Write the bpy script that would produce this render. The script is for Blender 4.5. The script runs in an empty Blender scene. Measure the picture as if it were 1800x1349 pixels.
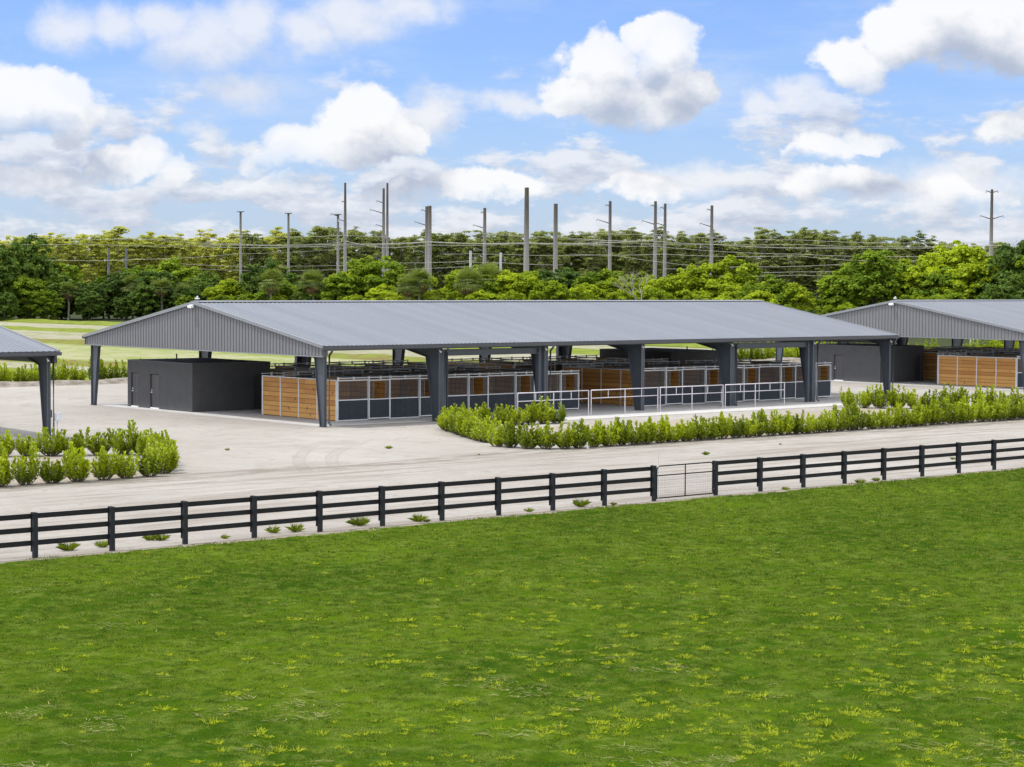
import bpy, math, random
import numpy as np
from mathutils import Matrix, Vector
random.seed(7); rng = np.random.default_rng(7)
scene = bpy.context.scene
COL = scene.collection
# ------------------------------------------------------------------ camera
F_PX = 3597.64; PITCH = 0.04856; ROLL = 0.005726; YAW = 0.855008
CAM = np.array([-64.2685, -89.1412, 7.7303])
FW = np.array([math.cos(YAW), math.sin(YAW), 0.0]); RT = np.array([math.sin(YAW), -math.cos(YAW), 0.0]); UP = np.array([0, 0, 1.0])
_f = FW*math.cos(PITCH) - UP*math.sin(PITCH); _u = FW*math.sin(PITCH) + UP*math.cos(PITCH)
_r3 = RT*math.cos(ROLL) + _u*math.sin(ROLL); _u3 = -RT*math.sin(ROLL) + _u*math.cos(ROLL)
cd = bpy.data.cameras.new("camera"); cam = bpy.data.objects.new("camera", cd); COL.objects.link(cam)
cd.sensor_fit = 'HORIZONTAL'; cd.sensor_width = 36.0; cd.lens = F_PX/1800*36; cd.clip_end = 6000; cd.clip_start = 0.5
cam.matrix_world = Matrix(((_r3[0], _u3[0], -_f[0], CAM[0]), (_r3[1], _u3[1], -_f[1], CAM[1]), (_r3[2], _u3[2], -_f[2], CAM[2]), (0, 0, 0, 1)))
scene.camera = cam
def ray(px, py): return _f + _r3*((px-900)/F_PX) + _u3*((674.5-py)/F_PX)
def ground_at(px, py, z=0.0):
    d = ray(px, py); return CAM + d*((z-CAM[2])/d[2])
def far_at(px, py, dist):
    d = ray(px, py); return CAM + d*(dist/math.hypot(d[0], d[1]))
def foot(px, dist):
    q = far_at(px, 500, dist); return q[0], q[1]
# ------------------------------------------------------------------ light
SUN_EL = math.radians(66); SUN_DIR = np.array([-0.80*math.cos(SUN_EL), 0.60*math.cos(SUN_EL), math.sin(SUN_EL)])
sl = bpy.data.lights.new("sun", 'SUN'); sl.energy = 2.2; sl.angle = math.radians(1.0); sl.color = (1.0, 0.95, 0.87)
so = bpy.data.objects.new("sun", sl); COL.objects.link(so)
so.rotation_euler = Vector(tuple(SUN_DIR)).to_track_quat('Z', 'Y').to_euler(); so.location = (0, 0, 60)
scene.view_settings.view_transform = 'Standard'; scene.view_settings.look = 'None'
scene.view_settings.exposure = 0.60; scene.view_settings.gamma = 1.0
EXPO = 2**0.60
# ------------------------------------------------------------------ node expression helper
class X:
    def __init__(s, nt, o): s.nt = nt; s.o = o
    def _m(s, op, *a, clamp=False):
        n = s.nt.nodes.new('ShaderNodeMath'); n.operation = op; n.use_clamp = clamp
        for i, v in enumerate((s,)+a):
            if isinstance(v, X): s.nt.links.new(v.o, n.inputs[i])
            else: n.inputs[i].default_value = v
        return X(s.nt, n.outputs[0])
    def __add__(s, b): return s._m('ADD', b)
    def __radd__(s, b): return s._m('ADD', b)
    def __sub__(s, b): return s._m('SUBTRACT', b)
    def __rsub__(s, b): return (s*-1.0)+b
    def __mul__(s, b): return s._m('MULTIPLY', b)
    def __rmul__(s, b): return s._m('MULTIPLY', b)
    def __truediv__(s, b): return s._m('DIVIDE', b)
    def max(s, b): return s._m('MAXIMUM', b)
    def min(s, b): return s._m('MINIMUM', b)
    def smax(s, b, k): return s._m('SMOOTH_MAX', b, k)
    def clamp(s): return s._m('ADD', 0.0, clamp=True)
    def pow(s, b): return s._m('POWER', b)
    def floor(s): return s._m('FLOOR')
    def step(s, a, b):
        n = s.nt.nodes.new('ShaderNodeMapRange'); n.interpolation_type = 'SMOOTHSTEP'
        s.nt.links.new(s.o, n.inputs[0]); n.inputs[1].default_value = a; n.inputs[2].default_value = b
        return X(s.nt, n.outputs[0])
class VX:
    def __init__(s, nt, o): s.nt = nt; s.o = o
    def op(s, op, b=None, out=0):
        n = s.nt.nodes.new('ShaderNodeVectorMath'); n.operation = op; s.nt.links.new(s.o, n.inputs[0])
        if isinstance(b, VX): s.nt.links.new(b.o, n.inputs[1])
        elif b is not None: n.inputs[1].default_value = b
        return VX(s.nt, n.outputs[0]) if out == 0 else X(s.nt, n.outputs[1])
    def __add__(s, b): return s.op('ADD', b)
    def __sub__(s, b): return s.op('SUBTRACT', b)
    def __mul__(s, b): return s.op('MULTIPLY', b)
    def dot(s, b): return s.op('DOT_PRODUCT', b, 1)
    def length(s): return s.op('LENGTH', None, 1)
    def xyz(s):
        n = s.nt.nodes.new('ShaderNodeSeparateXYZ'); s.nt.links.new(s.o, n.inputs[0])
        return [X(s.nt, n.outputs[i]) for i in range(3)]
def comb(nt, x, y, z=0.0):
    n = nt.nodes.new('ShaderNodeCombineXYZ')
    for i, v in enumerate((x, y, z)):
        if isinstance(v, X): nt.links.new(v.o, n.inputs[i])
        else: n.inputs[i].default_value = v
    return VX(nt, n.outputs[0])
def noise(vec, scale, detail=4, rough=0.5, out=0, dist=0.0):
    nt = vec.nt; n = nt.nodes.new('ShaderNodeTexNoise'); n.inputs['Scale'].default_value = scale
    n.inputs['Detail'].default_value = detail; n.inputs['Roughness'].default_value = rough; n.inputs['Distortion'].default_value = dist
    nt.links.new(vec.o, n.inputs['Vector'])
    return X(nt, n.outputs[0]) if out == 0 else VX(nt, n.outputs[1])
def mixc(nt, fac, a, b):
    n = nt.nodes.new('ShaderNodeMix'); n.data_type = 'RGBA'
    if isinstance(fac, X): nt.links.new(fac.o, n.inputs[0])
    else: n.inputs[0].default_value = fac
    for i, v in ((6, a), (7, b)):
        if isinstance(v, VX): nt.links.new(v.o, n.inputs[i])
        else: n.inputs[i].default_value = (v[0], v[1], v[2], 1)
    return VX(nt, n.outputs[2])
# ------------------------------------------------------------------ world
def build_world():
    w = bpy.data.worlds.new("World"); scene.world = w; w.use_nodes = True; nt = w.node_tree; nt.nodes.clear()
    out = nt.nodes.new('ShaderNodeOutputWorld'); bg = nt.nodes.new('ShaderNodeBackground'); nt.links.new(bg.outputs[0], out.inputs[0])
    S = 0.10; bg.inputs[1].default_value = S
    sky = nt.nodes.new('ShaderNodeTexSky'); sky.sky_type = 'NISHITA'; sky.sun_disc = False
    sky.sun_elevation = SUN_EL; sky.sun_rotation = math.atan2(SUN_DIR[0], SUN_DIR[1]); sky.altitude = 0; sky.air_density = 1.0; sky.dust_density = 0.6; sky.ozone_density = 1.6
    tc = nt.nodes.new('ShaderNodeTexCoord'); D = VX(nt, tc.outputs['Generated'])
    a = D.dot(tuple(RT)); b = D.dot(tuple(FW)); z = D.xyz()[2]
    az = a._m('ARCTAN2', b); hr = (a*a + b*b)._m('SQRT')
    U = az*3.6; V = (z/hr.max(0.05))*3.6
    P = comb(nt, U, V, 0.0)
    CL = [ # base, gain, softness(weight), blobs (px coordinates of the photograph's horizon frame)
        (222, 9, [(1050,108,86,70),(1168,92,66,68),(1000,170,66,52),(1090,172,120,62),(1190,165,66,58),(1135,60,40,38)]),
        (168, 9, [(1490,112,84,52),(1580,72,105,70),(1700,50,120,85),(1800,60,120,100),(1640,20,110,60)]),
        (268, 9, [(70,192,135,72),(0,205,120,75),(140,215,70,50)]),
        (312, 9, [(640,205,82,66),(515,262,62,50),(600,262,140,52),(700,245,58,52),(478,285,50,30)]),
        (340, 9, [(235,292,72,44),(300,312,32,36),(190,312,50,30)]),
        (287, 10, [(1450,262,72,34),(1520,240,52,30),(1400,276,40,20)]),
        (252, 10, [(1760,226,66,38),(1800,198,44,44)]),
        (356, 6, [(490,334,95,30),(60,330,110,40),(250,356,80,22)]),
        (372, 6, [(1120,330,100,34),(1480,330,120,40),(1620,350,120,40),(1720,345,60,22),(860,330,130,40),(700,350,90,30)]),
    ]
    CS = [(2000, 1, [(365,80,125,85),(300,45,80,50),(440,60,90,70),(420,160,110,45)]), (2000, 1, [(130,62,80,60),(215,55,80,50),(540,55,90,50),(620,30,120,60),(720,15,90,44),(0,170,60,30),(760,200,60,70),(1385,172,70,34),(1330,200,40,34),(900,190,110,26),(360,240,50,26),(1650,330,230,60),(1180,320,200,40)])]
    def field(Pv, full=True, CL=CL):
        w1 = noise(Pv, 7.0, 6, 0.6, out=1) - (0.5, 0.5, 0.5)
        Q = Pv + w1*((0.125, 0.105, 0.0) if full else (0.08, 0.065, 0.0))
        qv = Q.xyz()[1]
        F = None
        for base, g, bl in CL:
            f = None
            for (x, y, rx, ry) in bl:
                r = ((Q - ((x-900)/1000, (500-y)/1000, 0))*(1000/rx, 1000/ry, 0)).length()
                e = 1.0 - r
                f = e if f is None else f.smax(e, 0.10)
            f = f.min((qv - (500-base)/1000)*g + 0.08)
            F = f if F is None else F.smax(f, 0.04)
        puff = noise(Pv*(1.0, 1.2, 1.0), 14.0, 6, 0.6)
        return F, puff
    K = 1.0/(S*EXPO)
    u, v, _ = P.xyz()
    F0, p0 = field(P)
    LV = (-0.030, 0.085, 0.0)
    F2, _ = field(P + LV, False)
    p2 = noise((P + (-0.010, 0.022, 0.0))*(1.0, 1.2, 1.0), 14.0, 4, 0.6)
    soft = noise(P*(0.7, 1.0, 1.0), 2.6, 3, 0.5)          # some edges wispy, some crisp
    Ff = F0 + (p0-0.5)*0.75
    a1 = Ff.step(0.03, 0.30)*(1.0-soft.step(0.50, 0.68)*0.75) + Ff.step(0.02, 0.80)*(soft.step(0.50, 0.68)*0.75)
    sh1 = ((F0-F2)*0.66 + (p0-p2)*0.8 + 0.40).step(-0.05, 0.95)
    # low broken band towards the horizon and scattered cumulus in the rest of the sky
    lp = comb(nt, u*0.80, (v+0.12).pow(0.62)*2.0, 3.1); lo = noise(lp, 7.5, 8, 0.58); lo2 = noise(lp + (-0.012, 0.036, 0.0), 7.5, 5, 0.58)
    a2 = (lo + (0.25 - v)*0.42).step(0.48, 0.60)*(1.0-v.step(0.26, 0.46))*0.86
    sh2 = ((lo-lo2)*4.4 + 0.60).clamp()
    op = comb(nt, u*0.8, v*1.2, 9.0); on = noise(op, 2.0, 7, 0.6); on2 = noise(op + (-0.02, 0.06, 0.0), 2.0, 5, 0.6)
    side = (u._m('ABSOLUTE')-1.05).clamp()*3.0 + (v-0.60).clamp()*3.0
    a3 = (on + v.step(0.6, 2.0).max(u._m('ABSOLUTE').step(1.3, 3.2))*0.10).step(0.50, 0.60)*side.min(1.0)*0.92
    g3 = (v.step(0.6, 2.2).max(u._m('ABSOLUTE').step(1.3, 3.2))*1.45 + 1.0)*K  # extra brightness for clouds outside the view, added as fill light
    sh3 = ((on-on2)*4.0+0.6).clamp()
    skyg = VX(nt, sky.outputs[0])*(0.62, 0.75, 1.13)
    veil = noise(comb(nt, u*0.55, v*1.9, 7.7), 3.4, 7, 0.62).step(0.44, 0.72)*0.52
    hz = (1.0 - (v*3.2).clamp())*0.35
    c = mixc(nt, veil.max(hz), skyg, (0.66*K, 0.77*K, 0.96*K))
    lowc = mixc(nt, sh2, (0.50*K, 0.55*K, 0.68*K), (0.86*K, 0.88*K, 0.93*K))
    up = v.step(-0.02, 0.01)
    c = mixc(nt, a2*up, c, lowc)
    c = mixc(nt, a3*up, c, mixc(nt, sh3, (0.62, 0.62, 0.64), (1.0, 0.985, 0.96)) * comb(nt, g3, g3, g3))
    FS, ps = field(P, True, CS)
    FS2, _ = field(P + LV, False, CS)
    a4 = (FS + (ps-0.5)*0.9).step(-0.05, 0.80)*0.80
    sh4 = ((FS-FS2)*0.5 + (ps-p2)*0.8 + 0.55).clamp()
    c = mixc(nt, a4*up, c, mixc(nt, sh4, (0.60*K, 0.66*K, 0.79*K), (0.90*K, 0.91*K, 0.95*K)))
    cloud = mixc(nt, sh1, (0.47*K, 0.53*K, 0.66*K), (0.99*K, 0.99*K, 1.0*K))
    c = mixc(nt, a1*0.96, c, cloud)
    nt.links.new(c.o, bg.inputs[0])
    w.cycles.sampling_method = 'MANUAL'; w.cycles.sample_map_resolution = 512
build_world()
# ------------------------------------------------------------------ materials
def base_mat(name):
    m = bpy.data.materials.new(name); m.use_nodes = True; nt = m.node_tree; b = nt.nodes['Principled BSDF']
    return m, nt, b
def pos(nt):
    g = nt.nodes.new('ShaderNodeNewGeometry'); return VX(nt, g.outputs['Position'])
def objc(nt):
    g = nt.nodes.new('ShaderNodeTexCoord'); return VX(nt, g.outputs['Object'])
def bump(nt, b, h, strength=0.4, dist=0.02):
    n = nt.nodes.new('ShaderNodeBump'); n.inputs['Strength'].default_value = strength; n.inputs['Distance'].default_value = dist
    nt.links.new(h.o, n.inputs['Height']); nt.links.new(n.outputs[0], b.inputs['Normal'])
def paint(name, c, rough=0.5, metal=0.0, var=0.12, scale=1.5, c2=None, spec=0.5):
    m, nt, b = base_mat(name); P = pos(nt)
    n = noise(P, scale, 5, 0.6); n2 = noise(P*(6, 6, 0.6), 1.0, 4, 0.6)
    f = (n*0.6 + n2*0.4).step(0.3, 0.7)
    d = c2 or tuple(v*(1-var) for v in c); e = tuple(min(1, v*(1+var)) for v in c)
    col = mixc(nt, f, d, e); nt.links.new(col.o, b.inputs['Base Color'])
    b.inputs['Roughness'].default_value = rough; b.inputs['Metallic'].default_value = metal
    b.inputs['Specular IOR Level'].default_value = spec
    bump(nt, b, n2, 0.15, 0.01)
    return m
M = {}
M['roof'] = paint('roof_metal', (0.176, 0.196, 0.228), 0.6, 0.0, 0.04, 0.35, spec=0.3)
M['gable'] = paint('gable_metal', (0.175, 0.180, 0.195), 0.55, 0.0, 0.04, 0.5)
M['trim'] = paint('roof_trim', (0.21, 0.225, 0.25), 0.45, 0.1, 0.05)
M['gutter'] = paint('gutter_grey', (0.062, 0.068, 0.08), 0.5, 0.0, 0.08)
M['steel'] = paint('steel_grey', (0.058, 0.070, 0.090), 0.45, 0.0, 0.1)
M['galv'] = paint('galvanised', (0.66, 0.69, 0.72), 0.5, 0.0, 0.08)
M['galvd'] = paint('galvanised_dull', (0.16, 0.18, 0.20), 0.5, 0.3, 0.15)
M['rail'] = paint('rail_pipe', (0.62, 0.60, 0.64), 0.4, 0.3, 0.06)
M['stucco'] = paint('dark_stucco', (0.080, 0.082, 0.088), 0.9, 0.0, 0.10, 2.0, spec=0.3)
M['doorp'] = paint('door_paint', (0.052, 0.053, 0.058), 0.5, 0.0, 0.1)
M['roofd'] = paint('flat_roof_felt', (0.10, 0.105, 0.115), 0.7, 0.0, 0.12)
M['rubber'] = paint('stall_board', (0.017, 0.025, 0.040), 0.6, 0.0, 0.3, 6)
M['fence'] = paint('fence_paint', (0.006, 0.0065, 0.009), 0.6, 0.0, 0.3, 3, spec=0.3)
M['postp'] = paint('post_paint', (0.011, 0.0145, 0.019), 0.6, 0.0, 0.35, 5, spec=0.3)
M['white'] = paint('white_plastic', (0.75, 0.76, 0.78), 0.4, 0, 0.05)
M['polec'] = paint('pole_concrete', (0.30, 0.30, 0.30), 0.8, 0, 0.12, 0.4)
M['poled'] = paint('pole_dark', (0.14, 0.13, 0.12), 0.8, 0, 0.15, 0.4)
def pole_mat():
    m, nt, b = base_mat('pole_concrete_dark_top'); P = pos(nt); z = P.xyz()[2]
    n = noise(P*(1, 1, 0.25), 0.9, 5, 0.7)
    f = (z + (n-0.5)*9.0).step(12, 25); c = mixc(nt, f, (0.28, 0.275, 0.265), (0.085, 0.074, 0.062)); c = mixc(nt, n.step(0.45, 0.7)*0.3, c, (0.22, 0.21, 0.19))  # concrete colour darkens towards the top of the pole
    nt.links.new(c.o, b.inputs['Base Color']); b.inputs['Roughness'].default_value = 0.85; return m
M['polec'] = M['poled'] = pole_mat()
M['wire'] = paint('wire_alu', (0.45, 0.45, 0.40), 0.5, 0.2, 0.05)
M['insul'] = paint('insulator', (0.5, 0.52, 0.55), 0.4, 0, 0.05)
M['steelarm'] = paint('arm_steel', (0.12, 0.13, 0.15), 0.6, 0.2, 0.1)
M['awning'] = paint('awning', (0.55, 0.75, 0.72), 0.6, 0, 0.05)
M['redtrim'] = paint('red_trim', (0.5, 0.12, 0.08), 0.6, 0, 0.05)
M['stem'] = paint('woody_stem', (0.10, 0.085, 0.065), 0.9, 0, 0.3, 8)
M['bark'] = paint('bark', (0.16, 0.145, 0.125), 0.9, 0, 0.3, 1.0)
M['barkp'] = paint('pale_bark', (0.26, 0.24, 0.21), 0.9, 0, 0.25, 1.0)
def roof_mat():
    m, nt, b = base_mat('roof_metal'); P = pos(nt); x, y, z = P.xyz()
    wn = nt.nodes.new('ShaderNodeTexWhiteNoise'); wn.noise_dimensions = '1D'; nt.links.new(((x+0.3)/0.915).floor().o, wn.inputs['W'])
    st = noise(comb(nt, x*2.2, y*0.10, 0.0), 1.0, 5, 0.7); big = noise(P, 0.09, 4, 0.6)
    f = X(nt, wn.outputs[0])*0.30 + st*0.55 + big*0.35
    c = mixc(nt, f.step(0.35, 0.85), (0.152, 0.170, 0.202), (0.176, 0.195, 0.228))
    nt.links.new(c.o, b.inputs['Base Color']); b.inputs['Roughness'].default_value = 0.6; b.inputs['Specular IOR Level'].default_value = 0.3
    return m
M['roof'] = roof_mat()
def wood_mat():
    m, nt, b = base_mat('pine_boards'); P = pos(nt); x, y, z = P.xyz()
    zr = (z-0.06)/0.27625; row = zr.floor(); fr = zr - row; pan = ((x+y)/1.83).floor()
    wn = nt.nodes.new('ShaderNodeTexWhiteNoise'); wn.noise_dimensions = '3D'; nt.links.new(comb(nt, row, pan, 0.0).o, wn.inputs['Vector'])
    wn2 = nt.nodes.new('ShaderNodeTexWhiteNoise'); wn2.noise_dimensions = '1D'; nt.links.new((row+0.37).o, wn2.inputs['W'])
    r = X(nt, wn.outputs[0])*0.35 + X(nt, wn2.outputs[0])*0.65
    grain = noise(comb(nt, (x+y)*1.2, (x-y)*1.2, z*22), 1.0, 5, 0.65, dist=1.2)
    f = (r*0.55 + grain*0.55).step(0.20, 0.90)
    col = mixc(nt, f, (0.43, 0.180, 0.035), (0.66, 0.355, 0.095))
    kn = noise(comb(nt, x+y, x-y, z*1.3), 3.3, 1, 0.3).step(0.70, 0.75)
    col = mixc(nt, kn*0.8, col, (0.09, 0.035, 0.012))
    ln = (1.0-fr.step(0.03, 0.12)).max(fr.step(0.90, 0.98)); col = mixc(nt, ln*0.75, col, (0.10, 0.042, 0.014))
    nt.links.new(col.o, b.inputs['Base Color']); b.inputs['Roughness'].default_value = 0.6
    bump(nt, b, grain, 0.2, 0.01); return m
M['wood'] = wood_mat()
def leaf_mat(name, dark, light, trans=0.35, rough=0.45, patch=0.5, spec=0.3):
    m, nt, b = base_mat(name); nt.nodes.remove(b); out = nt.nodes['Material Output']
    at = nt.nodes.new('ShaderNodeAttribute'); at.attribute_name = 'rnd'; r = X(nt, at.outputs['Fac'])
    oi = nt.nodes.new('ShaderNodeObjectInfo'); orr = X(nt, oi.outputs['Random'])
    P = pos(nt); n = noise(P, patch, 3, 0.6)
    f = (r*0.45 + n*0.5 + orr*0.3 - 0.1).clamp()
    col = mixc(nt, f.step(0.1, 0.95), dark, light)
    d = nt.nodes.new('ShaderNodeBsdfPrincipled'); d.inputs['Roughness'].default_value = rough; d.inputs['Specular IOR Level'].default_value = spec
    nt.links.new(col.o, d.inputs['Base Color'])
    t = nt.nodes.new('ShaderNodeBsdfTranslucent'); tc = col*(1.25, 1.2, 0.6); nt.links.new(tc.o, t.inputs['Color'])
    mx = nt.nodes.new('ShaderNodeMixShader'); mx.inputs[0].default_value = trans
    nt.links.new(d.outputs[0], mx.inputs[1]); nt.links.new(t.outputs[0], mx.inputs[2]); nt.links.new(mx.outputs[0], out.inputs[0])
    return m
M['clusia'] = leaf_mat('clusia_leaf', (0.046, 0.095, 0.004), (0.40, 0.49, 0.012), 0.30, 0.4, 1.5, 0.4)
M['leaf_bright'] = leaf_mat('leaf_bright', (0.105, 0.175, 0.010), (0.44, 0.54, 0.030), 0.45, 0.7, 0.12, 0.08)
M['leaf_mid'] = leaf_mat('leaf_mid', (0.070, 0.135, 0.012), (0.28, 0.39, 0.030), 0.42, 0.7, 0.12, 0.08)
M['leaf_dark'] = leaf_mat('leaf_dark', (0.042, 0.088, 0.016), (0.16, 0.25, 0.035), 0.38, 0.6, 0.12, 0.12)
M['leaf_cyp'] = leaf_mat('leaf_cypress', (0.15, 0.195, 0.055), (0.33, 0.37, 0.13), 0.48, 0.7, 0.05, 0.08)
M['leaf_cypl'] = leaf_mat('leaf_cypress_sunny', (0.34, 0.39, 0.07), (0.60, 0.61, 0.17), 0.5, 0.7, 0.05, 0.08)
M['leaf_palm'] = leaf_mat('leaf_palm', (0.09, 0.14, 0.03), (0.26, 0.32, 0.08), 0.3, 0.5, 0.3, 0.2)
M['leaf_dead'] = leaf_mat('leaf_dead', (0.16, 0.10, 0.045), (0.30, 0.21, 0.10), 0.2, 0.7, 0.3)
M['blade'] = leaf_mat('grass_blade', (0.034, 0.076, 0.010), (0.190, 0.245, 0.040), 0.28, 0.9, 0.9, 0.0)
M['weed'] = leaf_mat('weed_blade', (0.24, 0.33, 0.025), (0.60, 0.66, 0.09), 0.45, 0.8, 0.8, 0.0)
M['weedg'] = leaf_mat('weed_green', (0.12, 0.19, 0.02), (0.30, 0.38, 0.05), 0.4, 0.6, 0.8, 0.05)
M['straw'] = leaf_mat('dry_straw', (0.28, 0.27, 0.11), (0.44, 0.40, 0.19), 0.2, 0.7, 0.8)
def sand_mat():
    m, nt, b = base_mat('sand_ground'); P = pos(nt); x, y, z = P.xyz()
    big = noise(P, 0.06, 5, 0.6); mid = noise(P, 0.7, 6, 0.65); fine = noise(P, 9.0, 5, 0.7)
    Q = comb(nt, x*0.035, y*0.50, 0.0)
    st = noise(Q + comb(nt, 0.0, noise(P, 0.08, 3)*1.5, 0.0), 1.6, 6, 0.72)       # drag lines along the track
    st2 = noise(comb(nt, x*0.06, y*1.25, 5.0), 1.3, 6, 0.75)
    track = y.step(-40, -36)*(1.0 - y.step(-20.5, -18.5))
    base = mixc(nt, big.step(0.35, 0.65), (0.298, 0.280, 0.256), (0.348, 0.332, 0.308))
    c = mixc(nt, (mid.step(0.52, 0.78))*0.55, base, (0.245, 0.225, 0.20))
    c = mixc(nt, (fine.step(0.62, 0.80))*0.22, c, (0.19, 0.17, 0.15))
    c = mixc(nt, (st.step(0.50, 0.62)*track)*0.70, c, (0.205, 0.180, 0.150))
    c = mixc(nt, (st2.step(0.53, 0.62)*track)*0.75, c, (0.215, 0.190, 0.160))
    vor = nt.nodes.new('ShaderNodeTexVoronoi'); vor.inputs['Scale'].default_value = 1.1; vor.inputs['Randomness'].default_value = 1.0; nt.links.new((P + noise(P, 3.0, 3, 0.6, out=1)*(0.25, 0.25, 0.0)).o, vor.inputs['Vector'])
    vd = X(nt, vor.outputs['Distance']); dens = noise(P, 0.18, 3, 0.6).step(0.42, 0.62)
    c = mixc(nt, (1.0 - vd.step(0.05, 0.13))*dens*0.8, c, (0.13, 0.11, 0.085))
    grit = noise(P, 2.6, 6, 0.85).step(0.50, 0.64); c = mixc(nt, grit*0.28, c, (0.205, 0.188, 0.168))
    swirl = noise(P*(1, 1, 1), 0.35, 6, 0.75, dist=1.8).step(0.50, 0.62)
    c = mixc(nt, swirl*0.40, c, (0.225, 0.205, 0.18))
    # ruts curving off the track towards the barn
    wob = noise(P, 0.12, 3, 0.6)
    flat = VX(nt, P.o)*(1.0, 1.0, 0.0)
    r1 = ((flat - (23.2, -40.6, 0)).length() - 43.7 + (wob-0.5)*0.5)._m('ABSOLUTE'); r2 = ((flat - (11.2, -32.5, 0)).length() - 27.83 + (wob-0.5)*0.5)._m('ABSOLUTE')
    lug = noise(comb(nt, x*5.0, y*5.0, 2.0), 1.0, 2, 0.6).step(0.42, 0.56)
    edge_ = (1.0 - (r1-0.24)._m('ABSOLUTE').step(0.03, 0.09)).max(1.0 - (r2-0.24)._m('ABSOLUTE').step(0.03, 0.09))
    rut = ((1.0 - r1.step(0.22, 0.34)).max(1.0 - r2.step(0.22, 0.34))*(lug*0.6+0.25)).max(edge_*0.9)*y.step(-21.5, -20)*(1.0-y.step(-12, -4))*(1.0-x.step(-8, -1))
    c = mixc(nt, rut*0.38, c, (0.215, 0.195, 0.168))
    # darker damp strip where hedge beds meet the track
    bed = (1.0 - (y + 19.4 + (big-0.5)*5.0 + (mid-0.5)*1.2)._m('ABSOLUTE').step(0.3, 1.7))
    c = mixc(nt, bed*noise(comb(nt, x*0.25, y*1.3, 0.0), 1.1, 6, 0.75).step(0.40, 0.58)*0.85, c, (0.165, 0.145, 0.12))
    inb = (1.0-(y + 12.5)._m('ABSOLUTE').step(5.2, 6.6))*(x.step(0.5, 3.5).max(1.0-x.step(-21.5, -19.5)))
    c = mixc(nt, inb*mid.step(0.3, 0.65)*0.75, c, (0.275, 0.225, 0.155))
    nt.links.new(c.o, b.inputs['Base Color']); b.inputs['Roughness'].default_value = 0.95; b.inputs['Specular IOR Level'].default_value = 0.15
    bump(nt, b, mid*0.6 + fine*0.25 + st*track*1.0 + st2*track*0.6, 0.8, 0.16)
    return m
M['sand'] = sand_mat()
def lawn_mat():
    m, nt, b = base_mat('lawn_ground'); P = pos(nt); x, y, z = P.xyz()
    n1 = noise(P, 0.16, 5, 0.6); n2 = noise(P, 1.3, 6, 0.7); n3 = noise(P, 14.0, 4, 0.7)
    c = mixc(nt, n1.step(0.35, 0.66), (0.026, 0.062, 0.003), (0.070, 0.118, 0.006))
    c = mixc(nt, n2.step(0.45, 0.62)*0.6, c, (0.11, 0.150, 0.026)); n4 = noise(P, 3.2, 5, 0.7); c = mixc(nt, n4.step(0.48, 0.60)*0.5, c, (0.020, 0.052, 0.007))
    c = mixc(nt, n3.step(0.55, 0.75)*0.5, c, (0.025, 0.055, 0.008))
    edge = (y + 37.75 + (n2-0.5)*2.6).step(-0.6, 0.0)
    c = mixc(nt, edge, c, (0.26, 0.23, 0.19))
    bare = (noise(P, 0.9, 5, 0.7).step(0.66, 0.74))*(y.step(-43, -38)*0.8+0.25)
    c = mixc(nt, bare, c, (0.24, 0.21, 0.13))
    nt.links.new(c.o, b.inputs['Base Color']); b.inputs['Roughness'].default_value = 0.95; b.inputs['Specular IOR Level'].default_value = 0.0
    bump(nt, b, n2*0.6+n3*0.4, 0.8, 0.08); return m
M['lawn'] = lawn_mat()
def field_mat():
    m, nt, b = base_mat('field_ground'); P = pos(nt); x, y, z = P.xyz()
    n1 = noise(P*(1, 0.35, 1), 0.10, 5, 0.65); n2 = noise(P, 0.40, 7, 0.8)*0.6 + noise(P*(1, 0.25, 1), 0.14, 6, 0.75)*0.4
    xw = x + (n1-0.5)*9.0
    def band(a, bb, s=2.0): return xw.step(a-s, a+s)*(1.0-xw.step(bb-s, bb+s))
    pale = mixc(nt, n2.step(0.42, 0.58), (0.36, 0.35, 0.22), (0.20, 0.26, 0.055))
    sandy = mixc(nt, n2.step(0.42, 0.58), (0.37, 0.35, 0.29), (0.24, 0.25, 0.13))
    green = mixc(nt, n2.step(0.40, 0.60), (0.085, 0.135, 0.012), (0.23, 0.27, 0.03))
    c = mixc(nt, band(37, 60, 1.5), green, pale)
    c = mixc(nt, band(67.5, 90, 1.5), c, sandy)
    c = mixc(nt, band(101, 118, 2), c, sandy)
    c = mixc(nt, band(22, 29.5, 1), c, sandy)
    c = mixc(nt, xw.step(126, 150), c, green)
    nt.links.new(c.o, b.inputs['Base Color']); b.inputs['Roughness'].default_value = 0.95; b.inputs['Specular IOR Level'].default_value = 0.1
    bump(nt, b, n2 + noise(P, 3.0, 4, 0.7)*0.5, 1.0, 0.5); return m
M['field'] = field_mat()
def soil_mat(name, a, bb, sc=1.2):
    m, nt, b = base_mat(name); P = pos(nt); n = noise(P, sc, 6, 0.7)
    nt.links.new(mixc(nt, n.step(0.35, 0.68), a, bb).o, b.inputs['Base Color']); b.inputs['Roughness'].default_value = 0.95; b.inputs['Specular IOR Level'].default_value = 0.1
    bump(nt, b, n, 0.8, 0.15); return m
M['bank'] = soil_mat('sandy_bank', (0.15, 0.13, 0.105), (0.29, 0.27, 0.24))
M['berm'] = soil_mat('grassy_berm', (0.11, 0.15, 0.018), (0.19, 0.225, 0.03), 0.4)
M['bermb'] = soil_mat('brown_cut_bank', (0.15, 0.115, 0.045), (0.15, 0.20, 0.025), 0.35)
M['under'] = soil_mat('leaf_litter', (0.02, 0.028, 0.01), (0.05, 0.06, 0.02), 0.8)
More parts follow.
